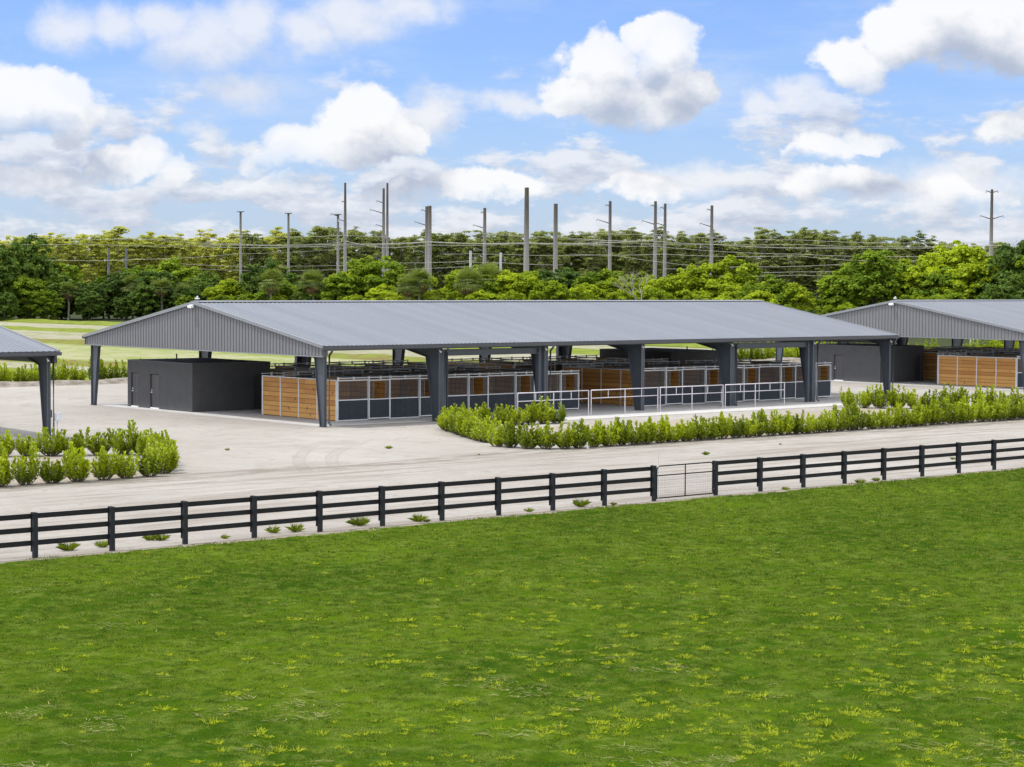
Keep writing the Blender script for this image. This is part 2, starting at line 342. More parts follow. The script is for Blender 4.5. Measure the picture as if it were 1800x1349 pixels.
def conc_mat():
    m, nt, b = base_mat('concrete_slab'); P = pos(nt); x, y, z = P.xyz()
    n = noise(P, 0.5, 6, 0.65); n2 = noise(P, 6, 4, 0.7)
    c = mixc(nt, (n*0.7+n2*0.3).step(0.35, 0.65), (0.42, 0.415, 0.405), (0.48, 0.475, 0.465))
    jx = ((x/3.975) - (x/3.975).floor() - 0.5)._m('ABSOLUTE').step(0.4955, 0.4985)
    jy = ((y/4.1) - (y/4.1).floor() - 0.5)._m('ABSOLUTE').step(0.4955, 0.4985)
    c = mixc(nt, jx.max(jy)*0.7, c, (0.18, 0.18, 0.18))
    nt.links.new(c.o, b.inputs['Base Color']); b.inputs['Roughness'].default_value = 0.85; bump(nt, b, n2, 0.2, 0.01); return m
M['concrete'] = conc_mat()
# ------------------------------------------------------------------ mesh helpers
class MB:
    def __init__(s): s.v = []; s.f = []; s.m = []; s.mi = 0
    def add(s, vs, fs):
        o = len(s.v); s.v += [tuple(map(float, q)) for q in vs]; s.f += [tuple(i+o for i in f) for f in fs]; s.m += [s.mi]*len(fs); return s
    def box(s, x0, y0, z0, x1, y1, z1):
        return s.add([(x0,y0,z0),(x1,y0,z0),(x1,y1,z0),(x0,y1,z0),(x0,y0,z1),(x1,y0,z1),(x1,y1,z1),(x0,y1,z1)],
                     [(0,3,2,1),(4,5,6,7),(0,1,5,4),(1,2,6,5),(2,3,7,6),(3,0,4,7)])
    def bar(s, a, b, w, h=None):
        a = Vector(a); b = Vector(b); d = (b-a).normalized(); h = h or w
        u = d.cross(Vector((0, 0, 1)));
        if u.length < 1e-3: u = Vector((1, 0, 0))
        u.normalize(); v = u.cross(d).normalized(); u *= w/2; v *= h/2
        return s.add([a-u-v, a+u-v, a+u+v, a-u+v, b-u-v, b+u-v, b+u+v, b-u+v],
                     [(0,1,2,3),(7,6,5,4),(0,4,5,1),(1,5,6,2),(2,6,7,3),(3,7,4,0)])
    def tube(s, pts, rs, n=8):
        pts = [Vector(q) for q in pts]; rs = rs if hasattr(rs, '__len__') else [rs]*len(pts); vs = []; fs = []
        for i, q in enumerate(pts):
            d = (pts[min(i+1, len(pts)-1)] - pts[max(i-1, 0)]).normalized()
            u = d.cross(Vector((0, 0, 1)))
            if u.length < 1e-2: u = Vector((1, 0, 0))
            u.normalize(); v = d.cross(u)
            for k in range(n):
                t = 2*math.pi*k/n; vs.append(q + (u*math.cos(t)+v*math.sin(t))*rs[i])
        for i in range(len(pts)-1):
            for k in range(n):
                fs.append((i*n+k, i*n+(k+1) % n, (i+1)*n+(k+1) % n, (i+1)*n+k))
        fs.append(tuple(range(n))[::-1]); fs.append(tuple(range((len(pts)-1)*n, len(pts)*n)))
        return s.add(vs, fs)
    def prism(s, poly, axis, a, b):
        "poly of 2D points extruded along axis ('x': poly=(y,z), 'y': poly=(x,z))"
        n = len(poly)
        if axis == 'x': vs = [(a, p, q) for p, q in poly] + [(b, p, q) for p, q in poly]
        elif axis == 'y': vs = [(p, a, q) for p, q in poly] + [(p, b, q) for p, q in poly]
        else: vs = [(p, q, a) for p, q in poly] + [(p, q, b) for p, q in poly]
        fs = [tuple(range(n)), tuple(range(2*n-1, n-1, -1))] + [(i, i+n, (i+1) % n+n, (i+1) % n) for i in range(n)]
        return s.add(vs, fs)
    def build(s, name, mat, parent=None, smooth=False):
        me = bpy.data.meshes.new(name); me.from_pydata(s.v, [], s.f)
        mats = mat if isinstance(mat, (list, tuple)) else [mat]
        for q in mats: me.materials.append(q)
        if len(mats) > 1: me.polygons.foreach_set('material_index', s.m)
        if smooth: me.polygons.foreach_set('use_smooth', [True]*len(me.polygons))
        o = bpy.data.objects.new(name, me); COL.objects.link(o)
        if parent: o.parent = parent
        return o
def tag(o, label=None, cat=None, group=None, kind=None):
    if label: o['label'] = label
    if cat: o['category'] = cat
    if group: o['group'] = group
    if kind: o['kind'] = kind
    return o
def empty(name, loc=(0, 0, 0), rz=0.0):
    o = bpy.data.objects.new(name, None); COL.objects.link(o); o.location = loc; o.rotation_euler = (0, 0, rz); o.empty_display_size = 0.3; return o
def copy_tree(o, parent=None):
    c = o.copy(); COL.objects.link(c); c.parent = parent
    for ch in list(o.children): copy_tree(ch, c)
    return c
def quads_mesh(name, V, mat, rnd, nper=4, smooth=False):
    "V: (n*nper,3) verts of n independent polygons; rnd per polygon"
    n = len(V)//nper; me = bpy.data.meshes.new(name); me.vertices.add(n*nper); me.vertices.foreach_set('co', V.astype(np.float32).ravel())
    me.loops.add(n*nper); me.loops.foreach_set('vertex_index', np.arange(n*nper, dtype=np.int32))
    me.polygons.add(n); me.polygons.foreach_set('loop_start', np.arange(0, n*nper, nper, dtype=np.int32)); me.polygons.foreach_set('loop_total', np.full(n, nper, np.int32))
    at = me.attributes.new('rnd', 'FLOAT', 'FACE'); at.data.foreach_set('value', rnd.astype(np.float32))
    me.update(); me.validate(); me.materials.append(mat); return me
def mobj(name, me, parent=None):
    o = bpy.data.objects.new(name, me); COL.objects.link(o); o.parent = parent; return o
def ordinal(n):
    u = ['', 'first', 'second', 'third', 'fourth', 'fifth', 'sixth', 'seventh', 'eighth', 'ninth', 'tenth', 'eleventh', 'twelfth', 'thirteenth', 'fourteenth', 'fifteenth', 'sixteenth', 'seventeenth', 'eighteenth', 'nineteenth']
    t = {2: 'twent', 3: 'thirt', 4: 'fort', 5: 'fift', 6: 'sixt', 7: 'sevent', 8: 'eight', 9: 'ninet'}
    if n == 100: return 'hundredth'
    if n > 100: return 'hundred-and-'+ordinal(n-100)
    if n < 20: return u[n]
    if n % 10 == 0: return t[n//10]+'ieth'
    return t[n//10]+'y-'+u[n % 10]
def unit(a): return a/np.maximum(np.linalg.norm(a, axis=-1, keepdims=True), 1e-9)
def leaf_quads(c, nrm, size, asp=1.0, r=rng):
    "square-ish quads centred at c facing nrm"
    n = len(c); t = unit(np.cross(nrm, unit(r.normal(size=(n, 3))))); b = np.cross(nrm, t)
    s = size[:, None]*0.5
    k = nrm*s*0.25
    return np.stack([c-t*s*asp-b*s, c+t*s*asp-b*s*0.8+k, c+t*s*asp*0.8+b*s, c-t*s*asp*0.9+b*s*0.9+k], 1).reshape(-1, 3)
# ------------------------------------------------------------------ setting: ground sheets
def sheet(name, x0, y0, x1, y1, z, mat, nx=1, ny=1, hf=None):
    xs = np.linspace(x0, x1, nx+1); ys = np.linspace(y0, y1, ny+1); m = MB()
    vs = [(x, y, z + (hf(x, y) if hf else 0)) for y in ys for x in xs]
    fs = [(j*(nx+1)+i, j*(nx+1)+i+1, (j+1)*(nx+1)+i+1, (j+1)*(nx+1)+i) for j in range(ny) for i in range(nx)]
    m.add(vs, fs); return m.build(name, mat, smooth=hf is not None)
tag(sheet('ground', -2500, -2500, 3200, 3200, -0.012, M['field']), kind='structure')
tag(sheet('sand_yard', -160, -37.55, 260, 47.5, 0.0, M['sand']), kind='structure')
tag(sheet('lawn', -220, -400, 260, -37.47, -0.006, M['lawn']), kind='structure')
def cheap_noise(x, y, sc, seed):
    r = np.random.default_rng(seed); v = np.zeros_like(x)
    for k in range(7):
        a = r.uniform(0, 2*math.pi); f = sc*r.uniform(0.6, 2.2); v += np.sin((x*math.cos(a)+y*math.sin(a))*f + r.uniform(0, 6.28) + 1.5*np.sin((x*math.sin(a)-y*math.cos(a))*f*0.6))
    return v/7
def lawn_h(x, y):
    fade = np.clip((-37.5-y)/1.2, 0, 1)
    return fade*(0.045*cheap_noise(x, y, 0.7, 71) + 0.040*cheap_noise(x, y, 3.0, 72) + 0.034*cheap_noise(x, y, 7.5, 73) + 0.055)
def lawn_patch():
    xs = np.arange(-66, 34, 0.15); ys = np.arange(-84, -37.4, 0.15); gx, gy = np.meshgrid(xs, ys); gz = lawn_h(gx, gy) + 0.006
    nx_, ny_ = len(xs), len(ys); me = bpy.data.meshes.new('lawn'); co = np.stack([gx.ravel(), gy.ravel(), gz.ravel()], 1)
    i = (np.arange(ny_-1)[:, None]*nx_ + np.arange(nx_-1)[None, :]).ravel(); q = np.stack([i, i+1, i+nx_+1, i+nx_], 1).ravel(); n = len(i)
    me.vertices.add(len(co)); me.vertices.foreach_set('co', co.astype(np.float32).ravel()); me.loops.add(n*4); me.loops.foreach_set('vertex_index', q.astype(np.int32))
    me.polygons.add(n); me.polygons.foreach_set('loop_start', np.arange(0, n*4, 4, dtype=np.int32)); me.polygons.foreach_set('loop_total', np.full(n, 4, np.int32)); me.polygons.foreach_set('use_smooth', np.ones(n, bool))
    me.update(); me.validate(); me.materials.append(M['lawn']); o = bpy.data.objects.new('lawn', me); COL.objects.link(o); tag(o, kind='structure')
lawn_patch()
def ridge_strip(name, pts, width, h, mat, seg=60, nz=1.0):
    "a low bank with an uneven crest running through pts"
    m = MB(); vs = []; P0 = np.array(pts[0]); P1 = np.array(pts[1]); d = unit(P1-P0); nn = np.array([-d[1], d[0]]); L_ = np.linalg.norm(P1-P0)
    prof = [(-0.5, -0.03), (-0.32, 0.45), (-0.12, 0.95), (0.1, 1.0), (0.3, 0.6), (0.5, -0.03)]
    for i in range(seg+1):
        c = P0 + d*L_*i/seg; hh = h*(1 + nz*(0.5*math.sin(i*0.37)+0.3*math.sin(i*0.9+1)+0.4*(random.random()-0.5))*0.5); off = (random.random()-0.5)*width*0.06
        for u, w in prof:
            q = c + nn*(u*width+off); vs.append((q[0], q[1], w*hh if w > 0 else -0.02))
    k = len(prof); fs = [(i*k+j, i*k+j+1, (i+1)*k+j+1, (i+1)*k+j) for i in range(seg) for j in range(k-1)]
    m.add(vs, fs); return tag(m.build(name, mat, smooth=True), kind='structure')
ridge_strip('sandy_bank', [(-20, 48.9), (150, 48.9)], 3.2, 0.35, M['bank'], 160)
ridge_strip('terrace_bank', [(31.5, 52), (31.5, 300)], 5.5, 0.30, M['bermb'], 220)
ridge_strip('terrace_bank', [(64, 54), (64, 300)], 7.0, 0.30, M['bermb'], 200)
ridge_strip('terrace_bank', [(95, 54), (95, 300)], 9.0, 0.30, M['berm'], 180)
ridge_strip('terrace_bank', [(126, 54), (126, 300)], 11.0, 0.35, M['berm'], 160)
# ------------------------------------------------------------------ barns
W, L, EAVE, RIDGE, GB, OHX, OHY = 24.87, 47.72, 4.378, 6.584, 3.81, 0.40, 0.28
BAY = L/6; SLOPE = (RIDGE-EAVE)/(W/2+OHY)
def rz_(y): return EAVE + SLOPE*(min(y, W-y)+OHY)
def ibeam(m, x, poly_in, poly_out, fw, tf=0.025, tw=0.03):
    pass
def make_barn():
    B = empty('open_barn')
    # roof slopes with trapezoid ribs
    for side in (0, 1):
        m = MB(); prof = [(-OHX, 0.0)]; x = -OHX+0.10
        while x < L+OHX-0.1:
            prof += [(x-0.040, 0.0), (x-0.016, 0.034), (x+0.016, 0.034), (x+0.040, 0.0)]
            for q in (0.1525,): prof += [(x+q-0.02, 0.0), (x+q, 0.006), (x+q+0.02, 0.0)]
            x += 0.305
        prof.append((L+OHX, 0.0)); prof = [p for p in prof if p[0] <= L+OHX]
        n = len(prof); y0, y1 = (-OHY-0.06, W/2) if side == 0 else (W/2, W+OHY+0.06)
        vs = []
        for yy in (y0, y1):
            zz = rz_(yy); vs += [(px, yy, zz+h) for px, h in prof]
        m.add(vs, [(i, i+1, n+i+1, n+i) for i in range(n-1)])
        z0, z1 = rz_(y0)-0.03, rz_(y1)-0.03
        m.add([(-OHX, y0, z0), (L+OHX, y0, z0), (L+OHX, y1, z1), (-OHX, y1, z1)], [(3, 2, 1, 0)])
        m.build('roof_slope', M['roof'], B)
    m = MB()
    for s in (-1, 1):
        a = W/2; b = W/2 + s*0.30
        vs = [(-OHX-0.03, a, RIDGE+0.085), (L+OHX+0.03, a, RIDGE+0.085), (L+OHX+0.03, b, rz_(b)+0.082), (-OHX-0.03, b, rz_(b)+0.082),
              (-OHX-0.03, a, RIDGE+0.075), (L+OHX+0.03, a, RIDGE+0.075), (L+OHX+0.03, b, rz_(b)+0.060), (-OHX-0.03, b, rz_(b)+0.060)]
        m.add(vs, [(0,1,2,3),(4,7,6,5),(3,2,6,7),(0,3,7,4),(1,5,6,2)])
    m.build('ridge_cap', M['trim'], B)
    # rake trims along the gables
    for xs in (-1, 1):
        m = MB(); xc = -OHX if xs < 0 else L+OHX
        for s in (-1, 1):
            ya, yb = (-OHY-0.06, W/2) if s < 0 else (W+OHY+0.06, W/2)
            m.prism([(ya, rz_(ya)+0.052), (yb, rz_(yb)+0.052), (yb, rz_(yb)-0.13), (ya, rz_(ya)-0.13)], 'x', xc-0.04 if xs < 0 else xc-0.05, xc+0.05 if xs < 0 else xc+0.04)
        m.build('rake_trim', M['trim'], B)
        # gable sheet with vertical ribs
        m = MB(); pr = []; y = -OHY
        sgn = -1 if xs < 0 else 1; xg = (-OHX+0.10) if xs < 0 else (L+OHX-0.10)
        pr.append((y, 0))
        y += 0.16
        while y < W+OHY-0.05:
            pr += [(y-0.026, 0), (y-0.013, 0.050), (y+0.013, 0.050), (y+0.026, 0)]
            y += 0.305
        pr.append((W+OHY, 0)); vs = []; n = len(pr)
        for yy, d in pr: vs.append((xg+sgn*d, yy, GB))
        for yy, d in pr: vs.append((xg+sgn*d, yy, rz_(yy)-0.05))
        m.add(vs, [(i, i+1, n+i+1, n+i) for i in range(n-1)])
        m.add([(xg-sgn*0.02, -OHY, GB), (xg-sgn*0.02, W+OHY, GB), (xg-sgn*0.02, W+OHY, rz_(W+OHY)-0.05), (xg-sgn*0.02, W/2, RIDGE-0.05), (xg-sgn*0.02, -OHY, rz_(-OHY)-0.05)], [(0, 1, 2, 3, 4)])
        g = m.build('gable_panel', M['gable'], B)
        t = MB(); t.box(min(xg-0.03, xg+sgn*0.06), -OHY-0.01, GB-0.04, max(xg-0.03, xg+sgn*0.06), W+OHY+0.01, GB+0.012); t.build('base_trim', M['trim'], g)
        for yy in (-OHY-0.02, W+OHY-0.06):
            t = MB(); t.box(xg-0.05, yy, GB, xg+0.05+0.2*(1 if xs<0 else -1), yy+0.08, EAVE-0.08); t.build('corner_trim', M['gutter'], g)
    # gutters
    for s in (0, 1):
        y0 = -OHY-0.20 if s == 0 else W+OHY+0.05; m = MB()
        m.prism([(y0, EAVE-0.05), (y0+0.02, EAVE-0.21), (y0+0.15, EAVE-0.21), (y0+0.15, EAVE-0.05)], 'x', -OHX-0.05, L+OHX+0.05)
        m.build('gutter', M['gutter'], B)
        m = MB(); y1 = 0.02 if s == 0 else W-0.14; m.box(-OHX+0.15, y1, EAVE-0.28, L+OHX-0.15, y1+0.12, EAVE-0.04); m.build('eave_strut', M['steel'], B)
    # frames
    for i in range(7):
        x = i*BAY; end = i in (0, 6); hf = 0.10 if end else 0.14
        b0, k0, zk = (0.34, 0.86, 3.70) if end else (0.52, 1.18, 3.62)
        for s in (0, 1):
            T = (lambda q: q) if s == 0 else (lambda q: W-q)
            c = MB(); t = 0.03
            c.prism([(T(0), 0), (T(b0), 0), (T(k0), zk), (T(0), 4.12)], 'x', x-0.012, x+0.012)          # web
            c.prism([(T(0), 0), (T(0), 4.16), (T(0.03), 4.16), (T(0.03), 0)], 'x', x-hf, x+hf)            # outer flange
            c.prism([(T(b0), 0.0), (T(k0), zk), (T(k0+0.03), zk), (T(b0+0.03), 0.0)], 'x', x-hf, x+hf)    # inner flange
            c.box(x-hf-0.03, min(T(-0.04), T(b0+0.07)), 0.0, x+hf+0.03, max(T(-0.04), T(b0+0.07)), 0.03)
            for xx in (x-hf*0.6, x+hf*0.6): c.box(xx-0.02, min(T(b0*0.4), T(b0*0.6)), 0.03, xx+0.02, max(T(b0*0.4), T(b0*0.6)), 0.10)
            c.build('column', M['steel'], B)
            r = MB(); y1 = 3.2 if end else 6.0
            zt = lambda y: EAVE + SLOPE*(y+OHY) - 0.26
            d1 = 0.38 if end else 0.62; zb1 = zt(y1)-d1; ym = W/2; zbm = zt(ym)-0.55
            r.prism([(T(0.03), 4.125), (T(k0), zk), (T(y1), zb1), (T(ym), zbm), (T(ym), zt(ym)), (T(0.03), zt(0.03))], 'x', x-0.012, x+0.012)
            r.prism([(T(0.0), zt(0)), (T(ym), zt(ym)), (T(ym), zt(ym)+0.03), (T(0.0), zt(0)+0.03)], 'x', x-hf, x+hf)
            r.prism([(T(k0), zk), (T(y1), zb1), (T(y1), zb1-0.03), (T(k0), zk-0.03)], 'x', x-hf, x+hf)
            r.prism([(T(y1), zb1), (T(ym), zbm), (T(ym), zbm-0.03), (T(y1), zb1-0.03)], 'x', x-hf, x+hf)
            r.build('rafter', M['steel'], B)
        # downspout on the near side
        if i in (0, 2, 4, 5, 6, 1):
            dx = x + hf + 0.09; d = MB()
            d.tube([(dx-0.02, -OHY-0.12, 4.19), (dx-0.02, -OHY-0.12, 4.08), (dx, -0.11, 3.85)], 0.06, 8)
            if i != 3: d.tube([(dx, -0.11, 3.85), (dx, -0.11, 0.22), (dx+0.03, -0.25, 0.10)], 0.055, 8)
            d.build('downspout', M['gutter'], B, True)
        l = MB(); l.tube([(x-hf-0.05, -0.12, 4.0), (x-hf-0.05, -0.24, 3.9)], [0.035, 0.05], 8); l.build('flood_lamp', M['white'], B)
    # portal frames in the second and fifth bay
    for i in (1, 4):
        xa = i*BAY+0.16; xb = (i+1)*BAY-0.16
        for yy in (0.04, W-0.32):
            p = MB()
            for (x0, x1, sg) in ((xa, xa+0.40, 1), (xb-0.40, xb, -1)):
                p.box(x0+0.02, yy+0.12, 0.03, x1-0.02, yy+0.145, 4.05); p.box(x0, yy, 0.0, x0+0.025, yy+0.27, 4.05); p.box(x1-0.025, yy, 0.0, x1, yy+0.27, 4.05)
            p.box(xa+0.4, yy+0.12, 3.70, xb-0.4, yy+0.145, 4.02); p.box(xa+0.4, yy+0.01, 3.68, xb-0.4, yy+0.26, 3.705); p.box(xa+0.4, yy+0.01, 4.01, xb-0.4, yy+0.26, 4.035)
            p.build('portal_frame', M['steel'], B)
    # purlins
    for s in (0, 1):
        m = MB()
        for k in range(1, 9):
            y = k*1.45; yy = y if s == 0 else W-y; z = EAVE+SLOPE*(y+OHY)-0.235
            m.box(-OHX+0.14, yy-0.03, z, L+OHX-0.14, yy+0.03, z+0.19)
        tag(m.build('purlins', M['gutter'], B))
    m = MB(); m.tube([(-OHX-0.05, W/2, RIDGE-0.24), (-OHX-0.25, W/2-0.02, RIDGE-0.26)], [0.10, 0.12], 10); m.box(-OHX-0.30, W/2-0.20, RIDGE-0.33, -OHX-0.14, W/2+0.20, RIDGE-0.19); m.build('flood_lamp', M['white'], B)
    m = MB(); m.tube([(-OHX+0.25, W/2, RIDGE+0.05), (-OHX+0.25, W/2, RIDGE+0.22), (-OHX+0.25, W/2-0.02, RIDGE+0.34)], [0.035, 0.035, 0.055], 8); m.box(-OHX+0.14, W/2-0.08, RIDGE+0.17, -OHX+0.36, W/2+0.08, RIDGE+0.24); m.build('weather_sensor', M['white'], B)
    return B
barn = make_barn(); tag(barn, 'large open-sided barn with grey ribbed metal roof in the middle of the photo', 'barn', 'open barns')
b2 = copy_tree(barn); b2.location = (-64.1, 0, 0); b2['label'] = 'open barn cut off at the left edge, only its roof corner and one column showing'
b3 = copy_tree(barn); b3.location = (64.0, 0, 0); b3['label'] = 'farther open barn at the right edge, ribbed gable partly behind the middle barn'
# slabs
def slab(name, x0, y0, x1, y1, z=0.035):
    m = MB(); m.box(x0, y0, -0.03, x1, y1, z); return tag(m.build(name, M['concrete']), kind='structure')
for dx in (-64.1, 0, 64.0):
    slab('concrete_slab', dx+0.06, 0.62, dx+L-0.06, W-0.3)
    slab('concrete_walk', dx+12.6, -3.7, dx+43.0, 0.618)
# ------------------------------------------------------------------ stall blocks
SW, SD, SH = 3.66, 7.35, 2.33
def make_stall_front(parent, back=False):
    F = empty('stall_front'); F.parent = parent
    m = MB()
    m.box(0.0, -0.02, 0.04, 0.08, 0.06, SH); m.box(2.12, -0.02, 0.04, 2.20, 0.06, SH)
    m.box(0.08, -0.01, 1.17, 2.12, 0.05, 1.23); m.box(0.08, -0.01, SH-0.07, 2.12, 0.05, SH); m.box(0.08, -0.01, 0.04, 2.12, 0.05, 0.09)
    m.build('post_frame', M['galv'], F)
    m = MB(); x = 0.08
    while x < 2.10: m.box(x+0.004, 0.0, 0.09, min(x+0.136, 2.12), 0.035, 1.17); x += 0.14
    m.build('lower_panel', M['rubber'], F)
    m = MB()
    for k in range(20): m.tube([(0.17+k*0.10, 0.02, 1.23), (0.17+k*0.10, 0.02, SH-0.07)], 0.013, 5)
    m.build('bar_grille', M['galvd'], F)
    D = MB(); y = -0.09
    D.box(2.14, y, 0.09, 2.20, y+0.05, SH-0.03); D.box(3.60, y, 0.09, 3.66, y+0.05, SH-0.03); D.box(2.20, y, 0.09, 3.60, y+0.05, 0.15); D.box(2.20, y, 1.17, 3.60, y+0.05, 1.22); D.box(2.20, y, SH-0.09, 3.60, y+0.05, SH-0.03)
    d = D.build('sliding_door', M['galv'], F)
    m = MB(); x = 2.2
    while x < 3.59: m.box(x+0.003, y+0.01, 0.15, min(x+0.137, 3.60), y+0.04, 1.17); x += 0.14
    m.build('door_panel', M['rubber'], d)
    for kk, xb in (((0.09, 0.18, 0.27), 2.49), ((1.13, 1.22, 1.31), 3.30)):
        m = MB()
        for k in kk: m.tube([(2.2+k, y+0.025, 1.22), (2.2+k, y+0.025, SH-0.09)], 0.013, 5)
        m.box(xb, y+0.01, 1.22, xb+0.025, y+0.04, SH-0.09); m.build('door_bars', M['galvd'], d)
    t = MB(); t.tube([(-0.02, -0.07, SH+0.10), (SW+0.02, -0.07, SH+0.10)], 0.034, 8)
    for k in (0.04, 1.1, 2.16, 3.0): t.box(k-0.03, -0.10, SH-0.02, k+0.03, 0.02, SH+0.17)
    t.build('door_track', M['galv'], F)
    return F
def wood_wall(y0, y1, x, name, parent, zt=SH, panels=4, along='y', mat='galv'):
    "boarded wall in the y-z plane at x (or x-z plane at y=x) with galvanised posts"
    m = MB(); z = 0.06; n = 8; hb = (zt-0.06-z)/n
    for k in range(n):
        for j in range(panels):
            a = y0+(y1-y0)*j/panels+0.03; b = y0+(y1-y0)*(j+1)/panels-0.03
            if along == 'y': m.box(x-0.02, a, z+k*hb+0.006, x+0.02, b, z+(k+1)*hb-0.006)
            else: m.box(a, x-0.02, z+k*hb+0.006, b, x+0.02, z+(k+1)*hb-0.006)
    if along == 'y': m.box(x-0.008, y0, z, x+0.008, y1, zt-0.05)
    else: m.box(y0, x-0.008, z, y1, x+0.008, zt-0.05)
    o = m.build(name, M['wood'], parent)
    p = MB()
    for j in range(panels+1):
        yy = y0+(y1-y0)*j/panels
        if along == 'y': p.box(x-0.045, yy-0.04, 0.035, x+0.045, yy+0.04, zt)
        else: p.box(yy-0.04, x-0.045, 0.035, yy+0.04, x+0.045, zt)
    if along == 'y': p.box(x-0.04, y0, zt-0.055, x+0.04, y1, zt+0.005)
    else: p.box(y0, x-0.04, zt-0.055, y1, x+0.04, zt+0.005)
    p.build('wall_frame', M[mat], o)
    return o
def make_block(n=5):
    R = empty('stall_block')
    Lb = n*SW
    wood_wall(0.05, SD-0.05, 0.0, 'end_wall', R); wood_wall(0.05, SD-0.05, Lb, 'end_wall', R)
    for k in range(1, n): wood_wall(0.06, SD-0.06, k*SW, 'divider_wall', R, SH-0.02, 4, 'y', 'galvd')
    wood_wall(0.06, Lb-0.06, SD/2, 'spine_wall', R, SH-0.02, 2*n, 'x', 'galvd')
    # grille tops standing over the dividers and the spine
    g = MB()
    for k in range(1, n):
        for zz in (SH+0.12,): g.tube([(k*SW, 0.1, zz), (k*SW, SD-0.1, zz)], 0.028, 6)
        for yy in (0.3, 1.9, 3.6, 5.4, 7.0): g.box(k*SW-0.02, yy-0.02, SH-0.03, k*SW+0.02, yy+0.02, SH+0.13)
    g.tube([(0, SD/2, SH+0.14), (Lb, SD/2, SH+0.14)], 0.03, 6)
    g.build('top_rail', M['galvd'], R)
    f = make_stall_front(R)
    for k in range(1, n):
        c = copy_tree(f, R); c.location = (k*SW, 0, 0)
    for k in range(n):
        c = copy_tree(f, R); c.location = ((k+1)*SW, SD, 0); c.rotation_euler = (0, 0, math.pi)
    return R
blk = make_block(5); blk.location = (3.05, 3.10, 0)
tag(blk, 'double row of horse stalls with sunlit pine end wall, near left of middle barn', 'horse stalls', 'stall blocks under the barns')
def cp_block(x, y, label):
    c = copy_tree(blk); c.location = (x, y, 0); c['label'] = label; return c
cp_block(26.80, 3.10, 'double row of horse stalls, right front of the middle barn behind pipe railing')
cp_block(66.85, 3.10, 'pine walled horse stalls at the near end of the farther right barn')
cp_block(90.6, 3.10, 'horse stalls mostly cut off at the right edge under the right barn')
blk4 = make_block(4); blk4.location = (8.1, 14.45, 0)
tag(blk4, 'rear row of horse stalls right of the dark block room in the middle barn', 'horse stalls', 'stall blocks under the barns')
c = copy_tree(blk4); c.location = (26.0, 14.45, 0); c['label'] = 'rear row of horse stalls in the middle barn, left of the far dark room'
c = copy_tree(blk4); c.location = (72.1, 14.45, 0); c['label'] = 'rear horse stalls with dull boarded wall right of the dark room in the right barn'
# ------------------------------------------------------------------ dark block rooms
def make_room():
    R = empty('block_room'); H = 2.88; y0, y1, x0, x1 = 0.0, 7.45, 0.0, 5.55
    m = MB(); m.box(x0+0.12, y0+0.12, 0.03, x1, y1, H-0.02)
    # front wall skin (x=0 side) with two door openings, side wall skin (y=0) with one
    dz = 2.14; doors = [(3.75, 4.80), (6.15, 7.05)]
    ys = [y0] + [q for d in doors for q in d] + [y1]
    for a, b in ((ys[0], ys[1]), (ys[2], ys[3]), (ys[4], ys[5])): m.box(x0, a, 0.03, x0+0.118, b, H)
    for d in doors: m.box(x0, d[0], dz, x0+0.118, d[1], H)
    sd = (4.35, 5.25)
    m.box(x0+0.12, y0, 0.03, sd[0], y0+0.118, H); m.box(sd[1], y0, 0.03, x1, y0+0.118, H); m.box(sd[0], y0, dz, sd[1], y0+0.118, H)
    m.build('wall', M['stucco'], R)
    r = MB(); r.box(x0-0.02, y0-0.02, H, x1+0.02, y1+0.02, H+0.05); r.build('roof', M['roofd'], R)
    for (a, b) in doors:
        d = MB(); d.box(x0+0.085, a+0.05, 0.10, x0+0.115, b-0.05, dz-0.05)
        for zz in (0.25, 1.15):
            for yy in (a+0.16, (a+b)/2+0.05): d.box(x0+0.078, yy, zz, x0+0.085, yy+(b-a)/2-0.22, zz+0.75)
        dd = d.build('door', M['doorp'], R)
        h = MB(); yy = b-0.13; h.tube([(x0+0.08, yy, 1.02), (x0+0.0, yy, 1.02)], 0.04, 8); h.tube([(x0+0.08, yy, 1.16), (x0+0.03, yy, 1.16)], 0.035, 8); h.build('door_knob', M['white'], dd)
        t = MB(); t.box(x0-0.01, a+0.04, 0.036, x0+0.08, b-0.04, 0.10); t.build('threshold', M['white'], dd)
    d = MB(); d.box(sd[0]+0.04, y0+0.085, 0.06, sd[1]-0.04, y0+0.115, dz-0.04); d.build('door', M['doorp'], R)
    v = MB(); v.tube([(3.0, 6.6, H+0.04), (3.0, 6.6, H+0.38)], 0.045, 8); v.build('vent_pipe', M['gutter'], R)
    return R
room = make_room(); room.location = (0.90, 14.65, 0)
tag(room, 'dark grey stucco block room with two doors under the left end of the middle barn', 'block room', 'dark rooms under the barns')
c = copy_tree(room); c.location = (64.9, 14.65, 0); c['label'] = 'dark grey block room under the right barn, seen past the end of the middle barn'
c = copy_tree(room); c.location = (46.7, 22.1, 0); c.rotation_euler = (0, 0, math.pi); c['label'] = 'dark block room behind the stalls at the far end of the middle barn'
